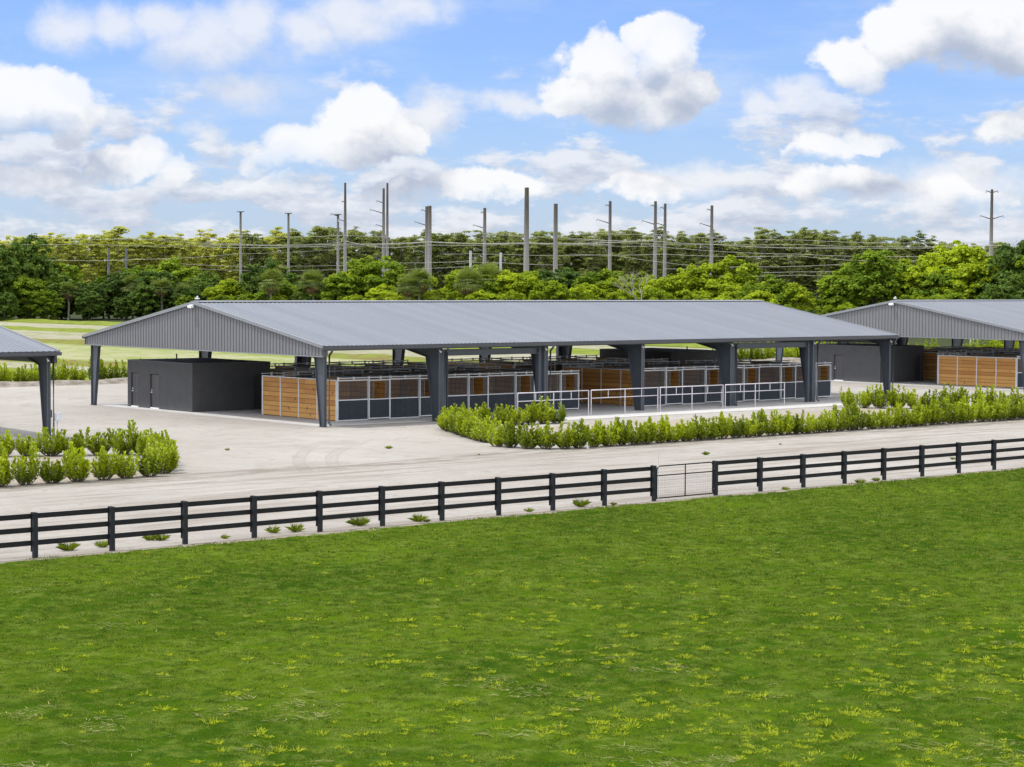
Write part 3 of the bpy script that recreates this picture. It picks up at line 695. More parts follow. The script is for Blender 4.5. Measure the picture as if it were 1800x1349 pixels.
# ------------------------------------------------------------------ tie rails in front of the barn
def make_rail():
    R = empty('pipe_railing'); Lr = 5.55; m = MB()
    m.tube([(0, 0, 1.50), (Lr, 0, 1.50)], 0.030, 8); m.tube([(0, 0, 1.03), (Lr, 0, 1.03)], 0.028, 8); m.build('rail', M['rail'], R, True)
    for x in (0, Lr/2, Lr):
        p = MB(); p.tube([(x, 0, 0.03), (x, 0, 1.50)], 0.032, 8); p.box(x-0.07, -0.07, 0.036, x+0.07, 0.07, 0.05); p.build('post', M['rail'], R)
    for x in (Lr/4, Lr*3/4):
        p = MB(); p.tube([(x, 0, 1.03), (x, 0, 1.50)], 0.024, 8); p.build('spindle', M['rail'], R)
    return R
rl = make_rail(); rl.location = (12.55, -1.3, 0)
names = ['pale pipe railing section nearest the left end, rising behind the shrubs', 'pale pipe railing section in front of the gap between the stall blocks', 'pale pipe railing section just left of the last section', 'pale pipe railing section farthest right along the walk']
tag(rl, names[0], 'railing', 'pipe railings along the barn walk')
for k in range(1, 4):
    c = copy_tree(rl); c.location = (12.55+5.76*k, -1.3, 0); c['label'] = names[k]
# ------------------------------------------------------------------ paddock fence
FY = -37.42
def make_post(parent, x):
    p = MB(); p.box(x-0.065, FY-0.085, 0.0, x+0.065, FY+0.03, 1.275); p.add([], []); o = p.build('post', M['postp'], parent)
    b = MB(); b.box(x-0.07, FY+0.075, 0.17, x+0.07, FY+0.10, 1.28); b.build('batten', M['fence'], o)
def make_fence(xs, label, name='board_fence'):
    R = empty(name, (0, 0, 0)); tag(R, label, 'fence', 'board fences')
    for x in xs: make_post(R, x)
    xs = sorted(xs)
    for i in range(0, len(xs)-1, 2):
        a = xs[i]; b = xs[min(i+2, len(xs)-1)]
        for z in (1.175, 0.79, 0.42):
            m = MB(); j = random.uniform(-0.008, 0.008); j2 = random.uniform(-0.008, 0.008); e = 0.004
            m.prism([(a+e, z-0.072+j), (b-e, z-0.072+j2), (b-e, z+0.072+j2), (a+e, z+0.072+j)], 'y', FY+0.034, FY+0.072); m.build('rail', M['fence'], R)
    return R
gx0, gx1 = -12.55, -9.35
make_fence([gx0-2.44*k for k in range(0, 14)], 'black three-board fence running left from the wire gate')
make_fence([gx1+2.44*k for k in range(0, 15)], 'black three-board fence running right from the wire gate')
G = empty('wire_gate', (0, 0, 0)); tag(G, 'black tubular gate with wire mesh between the two fence runs', 'gate')
m = MB(); a, b = gx0+0.15, gx1-0.13; y = FY-0.01; r = 0.16
arc = lambda cx_, cz_, t0, t1: [(cx_+r*math.cos(t), y, cz_+r*math.sin(t)) for t in np.linspace(t0, t1, 6)]
m.tube([(a, y, 0.08), (a, y, 1.07)] + arc(a+r, 1.24-r, math.pi, math.pi/2) + arc(b-r, 1.24-r, math.pi/2, 0) + [(b, y, 0.08)], 0.024, 8)
m.tube([(a, y, 0.09), (b, y, 0.09)], 0.024, 8); m.tube([(a, y, 0.90), (b, y, 0.90)], 0.022, 8); m.tube([((a+b)/2, y, 0.09), ((a+b)/2, y, 1.24)], 0.022, 8)
m.build('gate_frame', M['fence'], G, True)
m = MB()
for k in range(1, 30): x = a+(b-a)*k/30; m.tube([(x, y, 0.09), (x, y, 0.90)], 0.0028, 4)
for k in range(1, 9): z = 0.09+0.81*k/9; m.tube([(a, y, z), (b, y, z)], 0.0028, 4)
m.build('wire_mesh', M['galvd'], G)
m = MB()
for z in (0.25, 1.0): m.box(b, y-0.02, z-0.02, gx1-0.06, y+0.02, z+0.02)
m.box(gx0+0.06, y-0.02, 0.93, a, y+0.02, 0.97); m.build('hinge', M['galvd'], G)
m = MB(); m.tube([(gx0+0.13, FY-0.12, 0), (gx0+0.12, FY-0.12, 1.98)], [0.012, 0.009], 6); m.box(gx0+0.11, FY-0.135, 1.96, gx0+0.14, FY-0.105, 2.0)
tag(m.build('marker_stake', M['insul']), 'thin pale rod standing upright beside the gate latch post', 'marker')
# utility pedestal by the left barn column
Pd = empty('utility_pedestal', (-14.25, 3.6, 0)); tag(Pd, 'small grey electrical box on two posts beside the left barn column', 'utility box')
m = MB(); m.tube([(-0.1, 0, 0), (-0.1, 0, 0.95)], 0.045, 8); m.tube([(0.22, -0.1, 0), (0.22, -0.1, 0.75)], 0.04, 8); m.build('post', M['galv'], Pd)
m = MB(); m.box(0.05, -0.22, 0.72, 0.42, -0.05, 1.1); m.box(0.05, -0.24, 1.1, 0.42, -0.03, 1.12); m.box(0.08, -0.235, 0.76, 0.39, -0.22, 1.06); m.build('meter_box', M['galv'], Pd)
m = MB(); 
for (x0, x1, z0, z1) in ((-0.5, -0.44, 0.7, 1.2), (-0.24, -0.18, 0.7, 1.2), (-0.44, -0.24, 1.14, 1.2), (-0.44, -0.24, 0.7, 0.76)): m.box(x0, -0.05, z0, x1, 0.03, z1)
m.box(-0.16, -0.05, 0.9, -0.04, 0.05, 1.28); m.build('panel_frame', M['steel'], Pd)
w_ = ground_at(1032, 789); m = MB(); m.tube([(w_[0], w_[1], 0), (w_[0], w_[1], 0.32)], 0.03, 6); m.tube([(w_[0], w_[1], 0.05), (w_[0]+0.08, w_[1]-0.05, 0.0)], 0.03, 6)
tag(m.build('stub_pipe', M['white']), 'short white stub pipe at the foot of the front hedge', 'pipe')
# ------------------------------------------------------------------ shrubs
def make_bush_mesh(seed, H=1.25, Wd=0.62, stems=20, lpn=2):
    r = np.random.default_rng(seed); vs = []; rn = []; st = MB()
    for s in range(stems):
        th = r.uniform(0, 2*math.pi); rad = Wd*math.sqrt(r.uniform(0.02, 1)); h = H*(1-0.30*(rad/Wd)**2)*r.uniform(0.72, 1.12)
        if s < 3: h = H*r.uniform(1.05, 1.25)
        b0 = np.array([math.cos(th)*rad*0.30, math.sin(th)*rad*0.30, 0.0]); top = np.array([math.cos(th)*rad*0.92, math.sin(th)*rad*0.92, h])
        mid = np.array([math.cos(th)*rad*1.15, math.sin(th)*rad*1.15, h*0.26])
        ts = np.linspace(0, 1, 7); pts = [(1-t)**2*b0 + 2*t*(1-t)*mid + t*t*top for t in ts]
        st.tube(pts, list(np.linspace(0.018, 0.006, 7)), 4)
        t = 0.10 + r.uniform(0, 0.06)
        while t < 1.0:
            c = (1-t)**2*b0 + 2*t*(1-t)*mid + t*t*top
            a0 = r.uniform(0, 2*math.pi)
            for k in range(4 if t > 0.3 else 3):
                a = a0 + k*math.pi/2 + r.uniform(-0.5, 0.5); el = r.uniform(0.35, 1.2) if t < 0.85 else r.uniform(0.8, 1.4)
                d = np.array([math.cos(a)*math.cos(el), math.sin(a)*math.cos(el), math.sin(el)])
                br = r.uniform(0.01, 0.10) if t < 0.9 else 0.01
                p = c + d*br; ln = r.uniform(0.11, 0.165); wd = ln*0.62
                sd = unit(np.cross(d, np.array([0, 0, 1.0]) + 0.01)); sd = unit(sd + r.normal(0, 0.35, 3)); 
                vs += [p-sd*wd*0.15, p+sd*wd*0.15, p+d*ln*0.7+sd*wd*0.5, p+d*ln+sd*wd*0.22, p+d*ln-sd*wd*0.22, p+d*ln*0.7-sd*wd*0.5]
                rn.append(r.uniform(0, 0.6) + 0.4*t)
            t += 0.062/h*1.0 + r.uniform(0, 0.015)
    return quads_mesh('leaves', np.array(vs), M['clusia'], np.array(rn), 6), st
bushes = []
for k in range(7):
    R = empty('clusia_shrub'); me, st = make_bush_mesh(100+k, random.uniform(0.90, 1.14), random.uniform(0.50, 0.66), 23)
    st.build('stems', M['stem'], R); mobj('leaves', me, R); bushes.append(R)
used = [False]*7
def place_bush(x, y, label, group, s=1.0):
    k = random.randrange(7)
    if not used[k]: o = bushes[k]; used[k] = True
    else: o = copy_tree(bushes[k])
    o.location = (x, y, 0); o.rotation_euler = (0, 0, random.uniform(0, 6.28)); sc = s*random.uniform(0.9, 1.1); o.scale = (sc, sc, sc*random.uniform(0.94, 1.1))
    tag(o, label, 'shrub', group)
def row(pts, step, lab, group, s=1.0, jit=0.08):
    n = 0; out = []
    for a, b in zip(pts[:-1], pts[1:]):
        a = np.array(a, float); b = np.array(b, float); d = np.linalg.norm(b-a); k = max(1, int(round(d/step)))
        out += [a+(b-a)*i/k for i in range(k)]
    out.append(np.array(pts[-1], float))
    for i, q in enumerate(out):
        place_bush(q[0]+random.uniform(-jit, jit), q[1]+random.uniform(-jit, jit), lab % ordinal(i+1), group, s)
    return len(out)
row([(-29.5, -18.6), (-21.9, -18.5), (-20.8, -17.6)], 1.08, 'glossy green clusia shrub, %s from the left edge in the left front hedge row', 'left hedge by the fence track', 1.0)
row([(-23.2, -6.0), (-18.4, -8.4), (-16.8, -9.4), (-18.3, -13.6), (-20.2, -16.6)], 1.12, 'glossy clusia shrub, %s from the left edge in the left rear hedge row', 'left hedge by the fence track', 1.05)
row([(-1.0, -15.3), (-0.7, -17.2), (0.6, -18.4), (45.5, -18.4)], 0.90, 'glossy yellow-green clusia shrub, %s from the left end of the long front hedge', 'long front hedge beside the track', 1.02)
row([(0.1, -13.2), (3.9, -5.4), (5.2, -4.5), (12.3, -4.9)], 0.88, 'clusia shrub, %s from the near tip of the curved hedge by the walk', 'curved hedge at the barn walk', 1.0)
row([(37.3, -5.0), (38.2, -6.8), (44.5, -12.5), (50, -15)], 1.0, 'clusia shrub, %s from the left in the rear hedge at the right edge', 'rear hedge at the right', 1.08)
row([(2, 50.2), (22.5, 50.2)], 1.55, 'dark green shrub, %s from the left in the far hedge behind the yard', 'far hedge behind the yard', 1.35)
row([(84, 50.2), (118, 50.2)], 1.7, 'shrub, %s from the left in the far hedge under the barn roof at right', 'far hedge behind the yard', 1.5)
row([(119.5, 47.0), (168, 47.0)], 1.9, 'shrub, %s from the left in the distant hedge seen under the right barn', 'distant hedge beyond the right barn', 1.6)
# ------------------------------------------------------------------ weeds and grass
def blade_tuft(n, h, spread, seed, wd=0.012, lmax=1.0):
    r = np.random.default_rng(seed); a = r.uniform(0, 2*math.pi, n); lean = r.uniform(0.0, lmax, n); hh = h*r.uniform(0.55, 1.1, n)
    d = np.stack([np.cos(a), np.sin(a), np.zeros(n)], 1); s = np.stack([-np.sin(a), np.cos(a), np.zeros(n)], 1)
    b = d*r.uniform(0, spread, n)[:, None]; m_ = b + d*(lean*hh*0.5)[:, None] + np.array([0, 0, 1.0])*(hh*(0.62-0.22*lean))[:, None]
    t = b + d*(lean*hh*1.15)[:, None] + np.array([0, 0, 1.0])*(hh*(1-0.75*lean**1.5))[:, None]; w = wd*r.uniform(0.7, 1.3, n)[:, None]
    return np.stack([b-s*w*0.5, b+s*w*0.5, m_+s*w*0.45, t, m_-s*w*0.45], 1).reshape(-1, 3), r.uniform(0, 1, n)
wl = [((120, 968), .30, 'left of the second post'), ((180, 962), .24, 'just left of the third fence post'), ((263, 950), .24, 'in a wide clump past the third post'), ((282, 950), .26, 'right part of the wide clump past the third post'), ((396, 947), .16, 'thin, near the fourth bay'),
      ((480, 937), .24, 'rounded, in the fifth fence bay'), ((520, 935), .30, 'spiky, right of the rounded one'), ((631, 924), .34, 'large, in the sixth fence bay'), ((735, 917), .28, 'in the seventh fence bay'), ((750, 918), .14, 'low, right of the seventh bay clump'),
      ((930, 900), .16, 'low, in the ninth fence bay'), ((1020, 891), .32, 'tall, in the tenth fence bay'), ((1078, 888), .12, 'tiny, left of the gate'), ((1380, 862), .16, 'low, right of the gate'), ((1512, 850), .22, 'right of the gate, spreading'), ((1540, 846), .18, 'small, in a right fence bay'),
      ((1241, 800), .28, 'alone on the sand track behind the gate'), ((1372, 782), .14, 'tiny dark, on the track by the hedge'), ((683, 789), .26, 'alone on the open sand before the barn'), ((400, 792), .2, 'dry, on the sand left of the tyre marks'), ((1675, 808), .2, 'between rails at the far right'), ((258, 758), .18, 'thin dry, on the yard near the left hedge'), ((842, 800), .12, 'brown, on the sand left of the long hedge')]
for i, ((px, py), h, w) in enumerate(wl):
    g = ground_at(px, py); hh_ = h*(0.7 if py < 830 else 1.1); V, rn = blade_tuft(int(90*h/0.25)+14, hh_, hh_*0.40, 500+i, 0.009, 0.9)
    o = mobj('weed_tuft', quads_mesh('weed_tuft', V, M['weedg'] if 'dry' not in w and 'brown' not in w else M['straw'], rn, 5)); o.location = (g[0], g[1], 0.0)
    tag(o, 'green weed tuft ' + w if 'dry' not in w and 'brown' not in w else 'withered weed tuft ' + w, 'weed', 'weeds along the fence and track')
def lawn_points(n, dmin, dmax, pw):
    "random points on the lawn in a wedge somewhat wider than the view, density falling with distance"
    t = rng.uniform(0, 1, n); d = dmin*(dmax/dmin)**(t**pw); a = rng.uniform(-0.285, 0.285, n)
    x = CAM[0] + FW[0]*d + RT[0]*d*a; y = CAM[1] + FW[1]*d + RT[1]*d*a
    return x, y, d
def grass_field():
    x, y, d = lawn_points(620000, 31, 96, 0.85)
    edge = -38.0 + 0.75*cheap_noise(x, y, 1.3, 3) + 0.40*cheap_noise(x, y, 5, 4) - rng.uniform(0, 1, len(x))**2*0.9
    thin = cheap_noise(x, y, 0.9, 9) + 0.6*cheap_noise(x, y, 3.3, 10)
    k = (y < edge) & (y > -80) & ((thin < 0.42) | (rng.uniform(size=len(x)) < 0.35)); x, y, d = x[k], y[k], d[k]
    n = len(x); a = rng.uniform(0, 2*math.pi, n); sz = (d/34.0)**0.75
    mound = np.clip(1.8*cheap_noise(x, y, 3.2, 11)+1.8*cheap_noise(x, y, 8.0, 12), -1, 1)
    h = rng.uniform(0.016, 0.036, n)*sz*(1+0.45*mound); w = rng.uniform(0.018, 0.030, n)*sz; ln = rng.uniform(0.1, 0.9, n)*h
    ca, sa = np.cos(a), np.sin(a); b = np.stack([x, y, lawn_h(x, y)], 1); s = np.stack([ca, sa, 0*ca], 1)*w[:, None]*0.5
    b2 = rng.uniform(0, 2*math.pi, n); t = b + np.stack([np.cos(b2)*ln, np.sin(b2)*ln, h], 1)
    V = np.stack([b-s, b+s, t], 1).reshape(-1, 3)
    cl = 0.5 + 0.5*np.clip(0.45*cheap_noise(x, y, 0.45, 21) + 0.9*cheap_noise(x, y, 2.5, 22) + 2.0*cheap_noise(x, y, 7.0, 23) + 1.8*cheap_noise(x, y, 13.0, 24), -1, 1)
    rn = np.clip((cl-0.5)*1.1+0.52 + rng.uniform(-0.15, 0.2, n), 0, 1)
    o = mobj('grass', quads_mesh('grass', V, M['blade'], rn, 3)); tag(o, 'short mown green turf covering the paddock in the foreground', 'grass', kind='stuff')
grass_field()
def lawn_weeds():
    x, y, d = lawn_points(8000, 31, 80, 1.0)
    a = ((x-CAM[0])*RT[0] + (y-CAM[1])*RT[1])/d
    dens = np.clip(0.30 + 2.2*(a+0.12), 0.10, 1.0)*np.clip((62-d)/26, 0.10, 1.0)*np.clip(0.5+1.1*cheap_noise(x, y, 1.1, 31), 0.03, 1)
    k = (y < -38.3) & (rng.uniform(size=len(x)) < dens*0.75); x, y, d = x[k], y[k], d[k]; Vs = []; rn = []; lz = lawn_h(x, y)
    for i in range(len(x)):
        sc = random.uniform(0.45, 1.0)*random.uniform(0.5, 1.0); V, r_ = blade_tuft(random.randint(12, 34), 0.165*sc, 0.16*sc, 9000+i, 0.014); V = V*np.array([1, 1, 0.8]); V[:, 0] += x[i]; V[:, 1] += y[i]; V[:, 2] += lz[i]; Vs.append(V); rn.append(r_)
    o = mobj('lawn_weeds', quads_mesh('lawn_weeds', np.concatenate(Vs), M['weed'], np.concatenate(rn), 5)); tag(o, 'yellow-green coarse weed clumps scattered over the turf', 'weeds', kind='stuff')
    x, y, d = lawn_points(26000, 31, 62, 1.0)
    k = (y < -38) & (cheap_noise(x, y, 0.8, 41)+0.7*cheap_noise(x, y, 2.7, 42) > 0.62-0.25*np.clip((46-d)/12, 0, 1)); x, y, d = x[k], y[k], d[k]; n = len(x); a = rng.uniform(0, 6.28, n)*0 + rng.normal(YAW+math.pi/2, 0.7, n)
    l = rng.uniform(0.05, 0.22, n); dd = np.stack([np.cos(a)*l, np.sin(a)*l, rng.uniform(-0.01, 0.03, n)], 1); b = np.stack([x, y, lawn_h(x, y) + rng.uniform(0.025, 0.05, n)], 1); s = np.stack([-np.sin(a), np.cos(a), 0*a], 1)*0.006
    V = np.stack([b-s, b+s, b+dd+s*0.5, b+dd-s*0.5], 1).reshape(-1, 3)
    o = mobj('dry_clippings', quads_mesh('dry_clippings', V, M['straw'], rng.uniform(0, 1, n), 4)); tag(o, 'pale dry clippings lying in patches on the turf', 'clippings', kind='stuff')
lawn_weeds()
# ------------------------------------------------------------------ trees
def crown_blobs(r, H, Rc, z0, nb, flat=1.0):
    out = []
    for i in range(nb):
        while True:
            q = r.uniform(-1, 1, 3)
            if np.linalg.norm(q) <= 1 and np.linalg.norm(q) > 0.35: break
        c = np.array([q[0]*Rc, q[1]*Rc, z0 + (H-z0)*(0.5+0.5*q[2])]); rad = r.uniform(0.12, 0.26)*Rc*0.85
        out.append((c, rad, rad*r.uniform(0.6, 0.85)*flat))
    return out
def crown_mesh(seed, H, Rc, z0, nb, nl, lsz, mat, flat=1.0, up=0.95, blobs=None):
    r = np.random.default_rng(seed); bl = blobs or crown_blobs(r, H, Rc, z0, nb, flat); C, N, R_ = [], [], []
    tot = sum(b[1]**2 for b in bl)
    for c, rad, rz in bl:
        n = max(8, int(nl*rad*rad/tot)); q = unit(r.normal(size=(n, 3))); q[:, 2] = np.where(q[:, 2] < -0.3, -q[:, 2]*0.6, q[:, 2]); sh = r.uniform(0.55, 1.08, n)[:, None]
        lump = 1 + 0.22*np.sin(q[:, :1]*7+seed)*np.cos(q[:, 1:2]*6)+0.12*np.sin(q[:, 2:3]*13)
        C.append(c + q*sh*lump*np.array([rad, rad, rz])); N.append(unit(q + r.normal(0, 0.45, (n, 3)) + np.array([0, 0, up]))); R_.append(np.clip(r.uniform(0, 0.8, n)+r.uniform(-0.15, 0.25), 0, 1))
    C = np.concatenate(C); N = np.concatenate(N); R_ = np.concatenate(R_); V = leaf_quads(C, N, lsz*r.uniform(0.6, 1.25, len(C)), 1.0, r)
    return quads_mesh('crown', V, mat, R_, 4), bl
def limbs(m, bl, H, tr, r, base=0.0, zf=0.45, k=10):
    top = np.array([r.uniform(-0.3, 0.3), r.uniform(-0.3, 0.3), H*zf]); m.tube([(0, 0, -0.1), tuple(top*0.5 + np.array([0.1, 0, 0])), tuple(top)], [tr, tr*0.8, tr*0.6], 7)
    for c, rad, rz in bl[:k]:
        s = top*random.uniform(0.6, 1.0); mid = (s+c)/2 + np.array([0, 0, -0.2]); m.tube([tuple(s), tuple(mid), tuple(c)], [tr*0.45, tr*0.3, tr*0.08], 5)
def make_tree(name, seed, H, Rc, z0, nb, nl, lsz, mat, bark='bark', **kw):
    R = empty(name); me, bl = crown_mesh(seed, H, Rc, z0, nb, nl, lsz, M[mat], **kw); mobj('crown', me, R)
    m = MB(); limbs(m, bl, H, 0.16+H*0.012, np.random.default_rng(seed)); m.build('trunk', M[bark], R); return R
def make_cypress(seed, H, mat):
    r = np.random.default_rng(seed); R = empty('cypress_tree'); m = MB(); lean = r.uniform(-0.6, 0.6, 2)
    m.tube([(0, 0, -0.1), (lean[0]*0.3, lean[1]*0.3, H*0.3), (lean[0], lean[1], H*0.95)], [0.30, 0.18, 0.05], 6); bl = []
    z = H*r.uniform(0.18, 0.32); wmax = r.uniform(2.9, 4.4)
    while z < H*0.98:
        t = z/H; lvl = wmax*(1-0.50*max(0, t-0.72)/0.28)*r.uniform(0.65, 1.1)
        for j in range(r.integers(3, 6)):
            a = r.uniform(0, 6.28); rr = lvl*r.uniform(0.2, 1.0)
            for k in range(r.integers(2, 4)):
                c = np.array([lean[0]*t+math.cos(a)*rr, lean[1]*t+math.sin(a)*rr, z+r.uniform(-0.9, 0.9)+0.12*rr]) + r.normal(0, 0.35, 3)*np.array([1, 1, 0.5]); bl.append((c, r.uniform(0.45, 1.15), r.uniform(0.25, 0.62)))
            m.tube([(lean[0]*t, lean[1]*t, z-0.5), tuple(c)], [0.06, 0.03], 4)
        z += r.uniform(0.45, 1.0)
    bl.append((np.array([lean[0], lean[1], H*0.98]), 0.7, 0.45))
    m.build('trunk', M['barkp'], R); me, _ = crown_mesh(seed, H, 1, 0, 0, 15000, 0.26, M[mat], blobs=bl, up=1.4); mobj('crown', me, R); return R
def make_palm(seed, H):
    r = np.random.default_rng(seed); R = empty('palm_tree'); m = MB(); m.tube([(0, 0, -0.1), (0.15, 0, H*0.5), (0.05, 0.1, H)], [0.22, 0.19, 0.17], 8); m.build('trunk', M['barkp'], R)
    for nm, n, e0, e1, mt, ln in (('crown', 60, -0.6, 1.35, 'leaf_palm', 2.3), ('dead_skirt', 18, -1.35, -0.75, 'leaf_dead', 1.6)):
        vs = []; rn = []
        for i in range(n):
            a = r.uniform(0, 6.28); e = r.uniform(e0, e1); d = np.array([math.cos(a)*math.cos(e), math.sin(a)*math.cos(e), math.sin(e)]); o = np.array([0.05, 0.1, H]) + d*ln*0.42; rv = r.uniform(0, 1)
            sd = unit(np.cross(d, np.array([0.01, 0, 1.0]))); up_ = np.cross(sd, d)
            for k in range(15):
                f = (k/14-0.5)*3.6; q = d*math.cos(f)+sd*math.sin(f); l = ln*0.62*r.uniform(0.8, 1.1)*(1-0.12*abs(f)); wv = np.cross(q, up_)*0.05
                tip = o+q*l - np.array([0, 0, 0.16*l]); md = o+q*l*0.6
                vs += [o, md+wv, tip, md-wv]; rn.append(np.clip(rv+r.uniform(-.15, .15), 0, 1))
        mobj(nm, quads_mesh(nm, np.array(vs), M[mt], np.array(rn), 4), R)
    return R
def place(protos, flags, x, y, label, cat, group, s=1.0, sz=1.0):
    k = random.randrange(len(protos))
    if not flags[k]: o = protos[k]; flags[k] = True
    else: o = copy_tree(protos[k])
    o.location = (x, y, -0.02); o.rotation_euler = (0, 0, random.uniform(0, 6.28)); o.scale = (s, s, s*sz); tag(o, label, cat, group); return o
LT = {}
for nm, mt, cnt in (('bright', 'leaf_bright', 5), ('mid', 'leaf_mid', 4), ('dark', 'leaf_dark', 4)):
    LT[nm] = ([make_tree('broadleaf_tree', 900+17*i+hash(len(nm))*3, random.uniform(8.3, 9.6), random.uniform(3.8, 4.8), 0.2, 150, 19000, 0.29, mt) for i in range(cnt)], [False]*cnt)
# canopy top line of the near tree belt (px, py) and its distance
TOP = [(0, 470), (60, 478), (150, 483), (260, 478), (330, 478), (400, 492), (470, 492), (560, 500), (640, 472), (690, 482), (760, 492), (830, 490), (920, 482), (1000, 478), (1060, 462), (1130, 478), (1250, 478), (1330, 484), (1400, 500), (1480, 500), (1560, 500), (1640, 466), (1720, 462), (1800, 450), (1860, 450)]
def top_at(px): return float(np.interp(px, [t[0] for t in TOP], [t[1] for t in TOP]))
def dist_at(px): return float(np.interp(px, [0, 220, 500, 900, 1400, 1900], [412, 420, 385, 350, 330, 322]))
kinds = {'bright': 'yellow-green', 'mid': 'mid green', 'dark': 'dark green'}
def belt(rowi, off, dx, hs, rname):
    i = 0; px = -60+off
    while px < 1870:
        D = dist_at(px)+rowi*9+random.uniform(-3, 3); ty = top_at(px)+ (0 if rowi == 2 else (14 if rowi == 1 else 34)) + random.uniform(-14, 12)
        H = max(4.0, CAM[2] + (500-ty)/F_PX*D)
        x, y = foot(px, D); u = random.random()
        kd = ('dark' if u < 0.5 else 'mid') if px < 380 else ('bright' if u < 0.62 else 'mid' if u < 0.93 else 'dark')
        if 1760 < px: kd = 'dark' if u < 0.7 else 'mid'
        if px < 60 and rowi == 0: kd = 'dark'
        i += 1
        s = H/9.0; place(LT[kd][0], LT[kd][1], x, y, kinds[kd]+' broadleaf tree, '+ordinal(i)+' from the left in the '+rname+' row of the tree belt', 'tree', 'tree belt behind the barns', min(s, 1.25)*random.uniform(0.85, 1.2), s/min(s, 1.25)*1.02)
        px += dx*random.uniform(0.65, 1.3)
belt(2, 0, 62, 1, 'rear'); belt(1, 25, 58, 1, 'middle'); belt(0, 10, 60, 1, 'front')
for px, ty, D, kd, lab, s in ((8, 421, 425, 'dark', 'tall dark tree rising above the belt at the left edge', 1.3), (50, 430, 430, 'dark', 'dark rounded tree second from the left edge, above the belt', 1.3), (1545, 440, 338, 'mid', 'large round leafy tree standing above the belt left of the last pole', 1.5), (1500, 462, 345, 'mid', 'shoulder-high tree leaning on the large round tree', 1.3), (1770, 447, 345, 'dark', 'dark tree above the belt beside the rightmost pole', 1.5), (1690, 455, 350, 'dark', 'dark tree just left of the rightmost pole base', 1.4)):
    x, y = foot(px, D); H = CAM[2]+(500-ty)/F_PX*D; place(LT[kd][0], LT[kd][1], x, y, lab, 'tree', None, s, H/9/s)
SN = empty('bare_tree'); m = MB(); rr_ = random.Random(5)
def _br(p, d, l, rad, dep):
    q = (p[0]+d[0]*l, p[1]+d[1]*l, p[2]+d[2]*l); m.tube([p, q], [rad, rad*0.65], 5)
    if dep > 0:
        for _ in range(3): e = unit(np.array(d)+np.array([rr_.uniform(-.8, .8), rr_.uniform(-.8, .8), rr_.uniform(-.1, .5)])); _br(q, tuple(e), l*rr_.uniform(0.6, 0.8), rad*0.6, dep-1)
_br((0, 0, 0), (0.05, 0.0, 1.0), 3.6, 0.17, 4); m.build('trunk', M['barkp'], SN); _x, _y = foot(1128, dist_at(1128)-7); SN.location = (_x, _y, 0)
tag(SN, 'leafless pale-branched tree showing through the belt right of centre', 'tree')
palms = ([make_palm(40+i, 5.6) for i in range(3)], [False]*3)
for px, ty, dd, lab in ((120, 500, -8, 'fan palm at far left with tan hanging fronds in the dark belt'), (233, 488, -8, 'fan palm in the belt above the left barn roof, right of another palm'), (285, 492, -9, 'fan palm just left of the barn apex'), (322, 500, -6, 'small fan palm behind the barn apex'), (478, 478, -10, 'bushy fan palm below the second tall pole'), (550, 478, -6, 'fan palm right of the second tall pole'), (738, 474, -8, 'blue-green fan palm below the thick double pole'), (716, 484, -12, 'fan palm at the left of the blue-green palm'), (824, 474, -11, 'fan palm with a brown dead skirt in mid belt'), (857, 466, -4, 'pale grey-green palm below the fifth pole')):
    D = dist_at(px)+dd+12; x, y = foot(px, D); H = CAM[2]+(500-ty)/F_PX*D-0.9; place(palms[0], palms[1], x, y, lab, 'palm', 'fan palms in the tree belt', H/6.6)
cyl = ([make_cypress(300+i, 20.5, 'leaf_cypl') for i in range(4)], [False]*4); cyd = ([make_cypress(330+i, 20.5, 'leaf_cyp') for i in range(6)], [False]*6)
TOP2 = [(0, 425), (100, 420), (200, 408), (300, 418), (380, 412), (430, 415), (490, 403), (600, 404), (700, 416), (780, 404), (900, 412), (1000, 402), (1100, 405), (1200, 408), (1300, 412), (1390, 404), (1470, 408), (1560, 414), (1700, 424), (1800, 428), (1900, 428)]
for rowi, rn_ in ((2, 'rear'), (1, 'middle'), (0, 'front')):
    px = -50+rowi*9; i = 0
    while px < 1860:
        D = 560+rowi*28+random.uniform(-9, 9); ty = float(np.interp(px, [t[0] for t in TOP2], [t[1] for t in TOP2])) + random.uniform(-7, 15) + (random.random()<0.10)*-5 + (0, 3, 6)[rowi]
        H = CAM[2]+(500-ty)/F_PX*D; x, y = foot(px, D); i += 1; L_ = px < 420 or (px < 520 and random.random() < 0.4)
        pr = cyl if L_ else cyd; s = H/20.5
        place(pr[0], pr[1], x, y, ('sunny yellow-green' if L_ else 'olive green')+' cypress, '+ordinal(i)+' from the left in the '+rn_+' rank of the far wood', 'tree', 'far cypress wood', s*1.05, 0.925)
        px += random.uniform(19, 31)
# scrub floor between belt and wood
tag(sheet('wood_floor', 120, 60, 900, 900, -0.006, M['under']), kind='structure')
bpy.data.objects['wood_floor'].rotation_euler = (0, 0, 0)
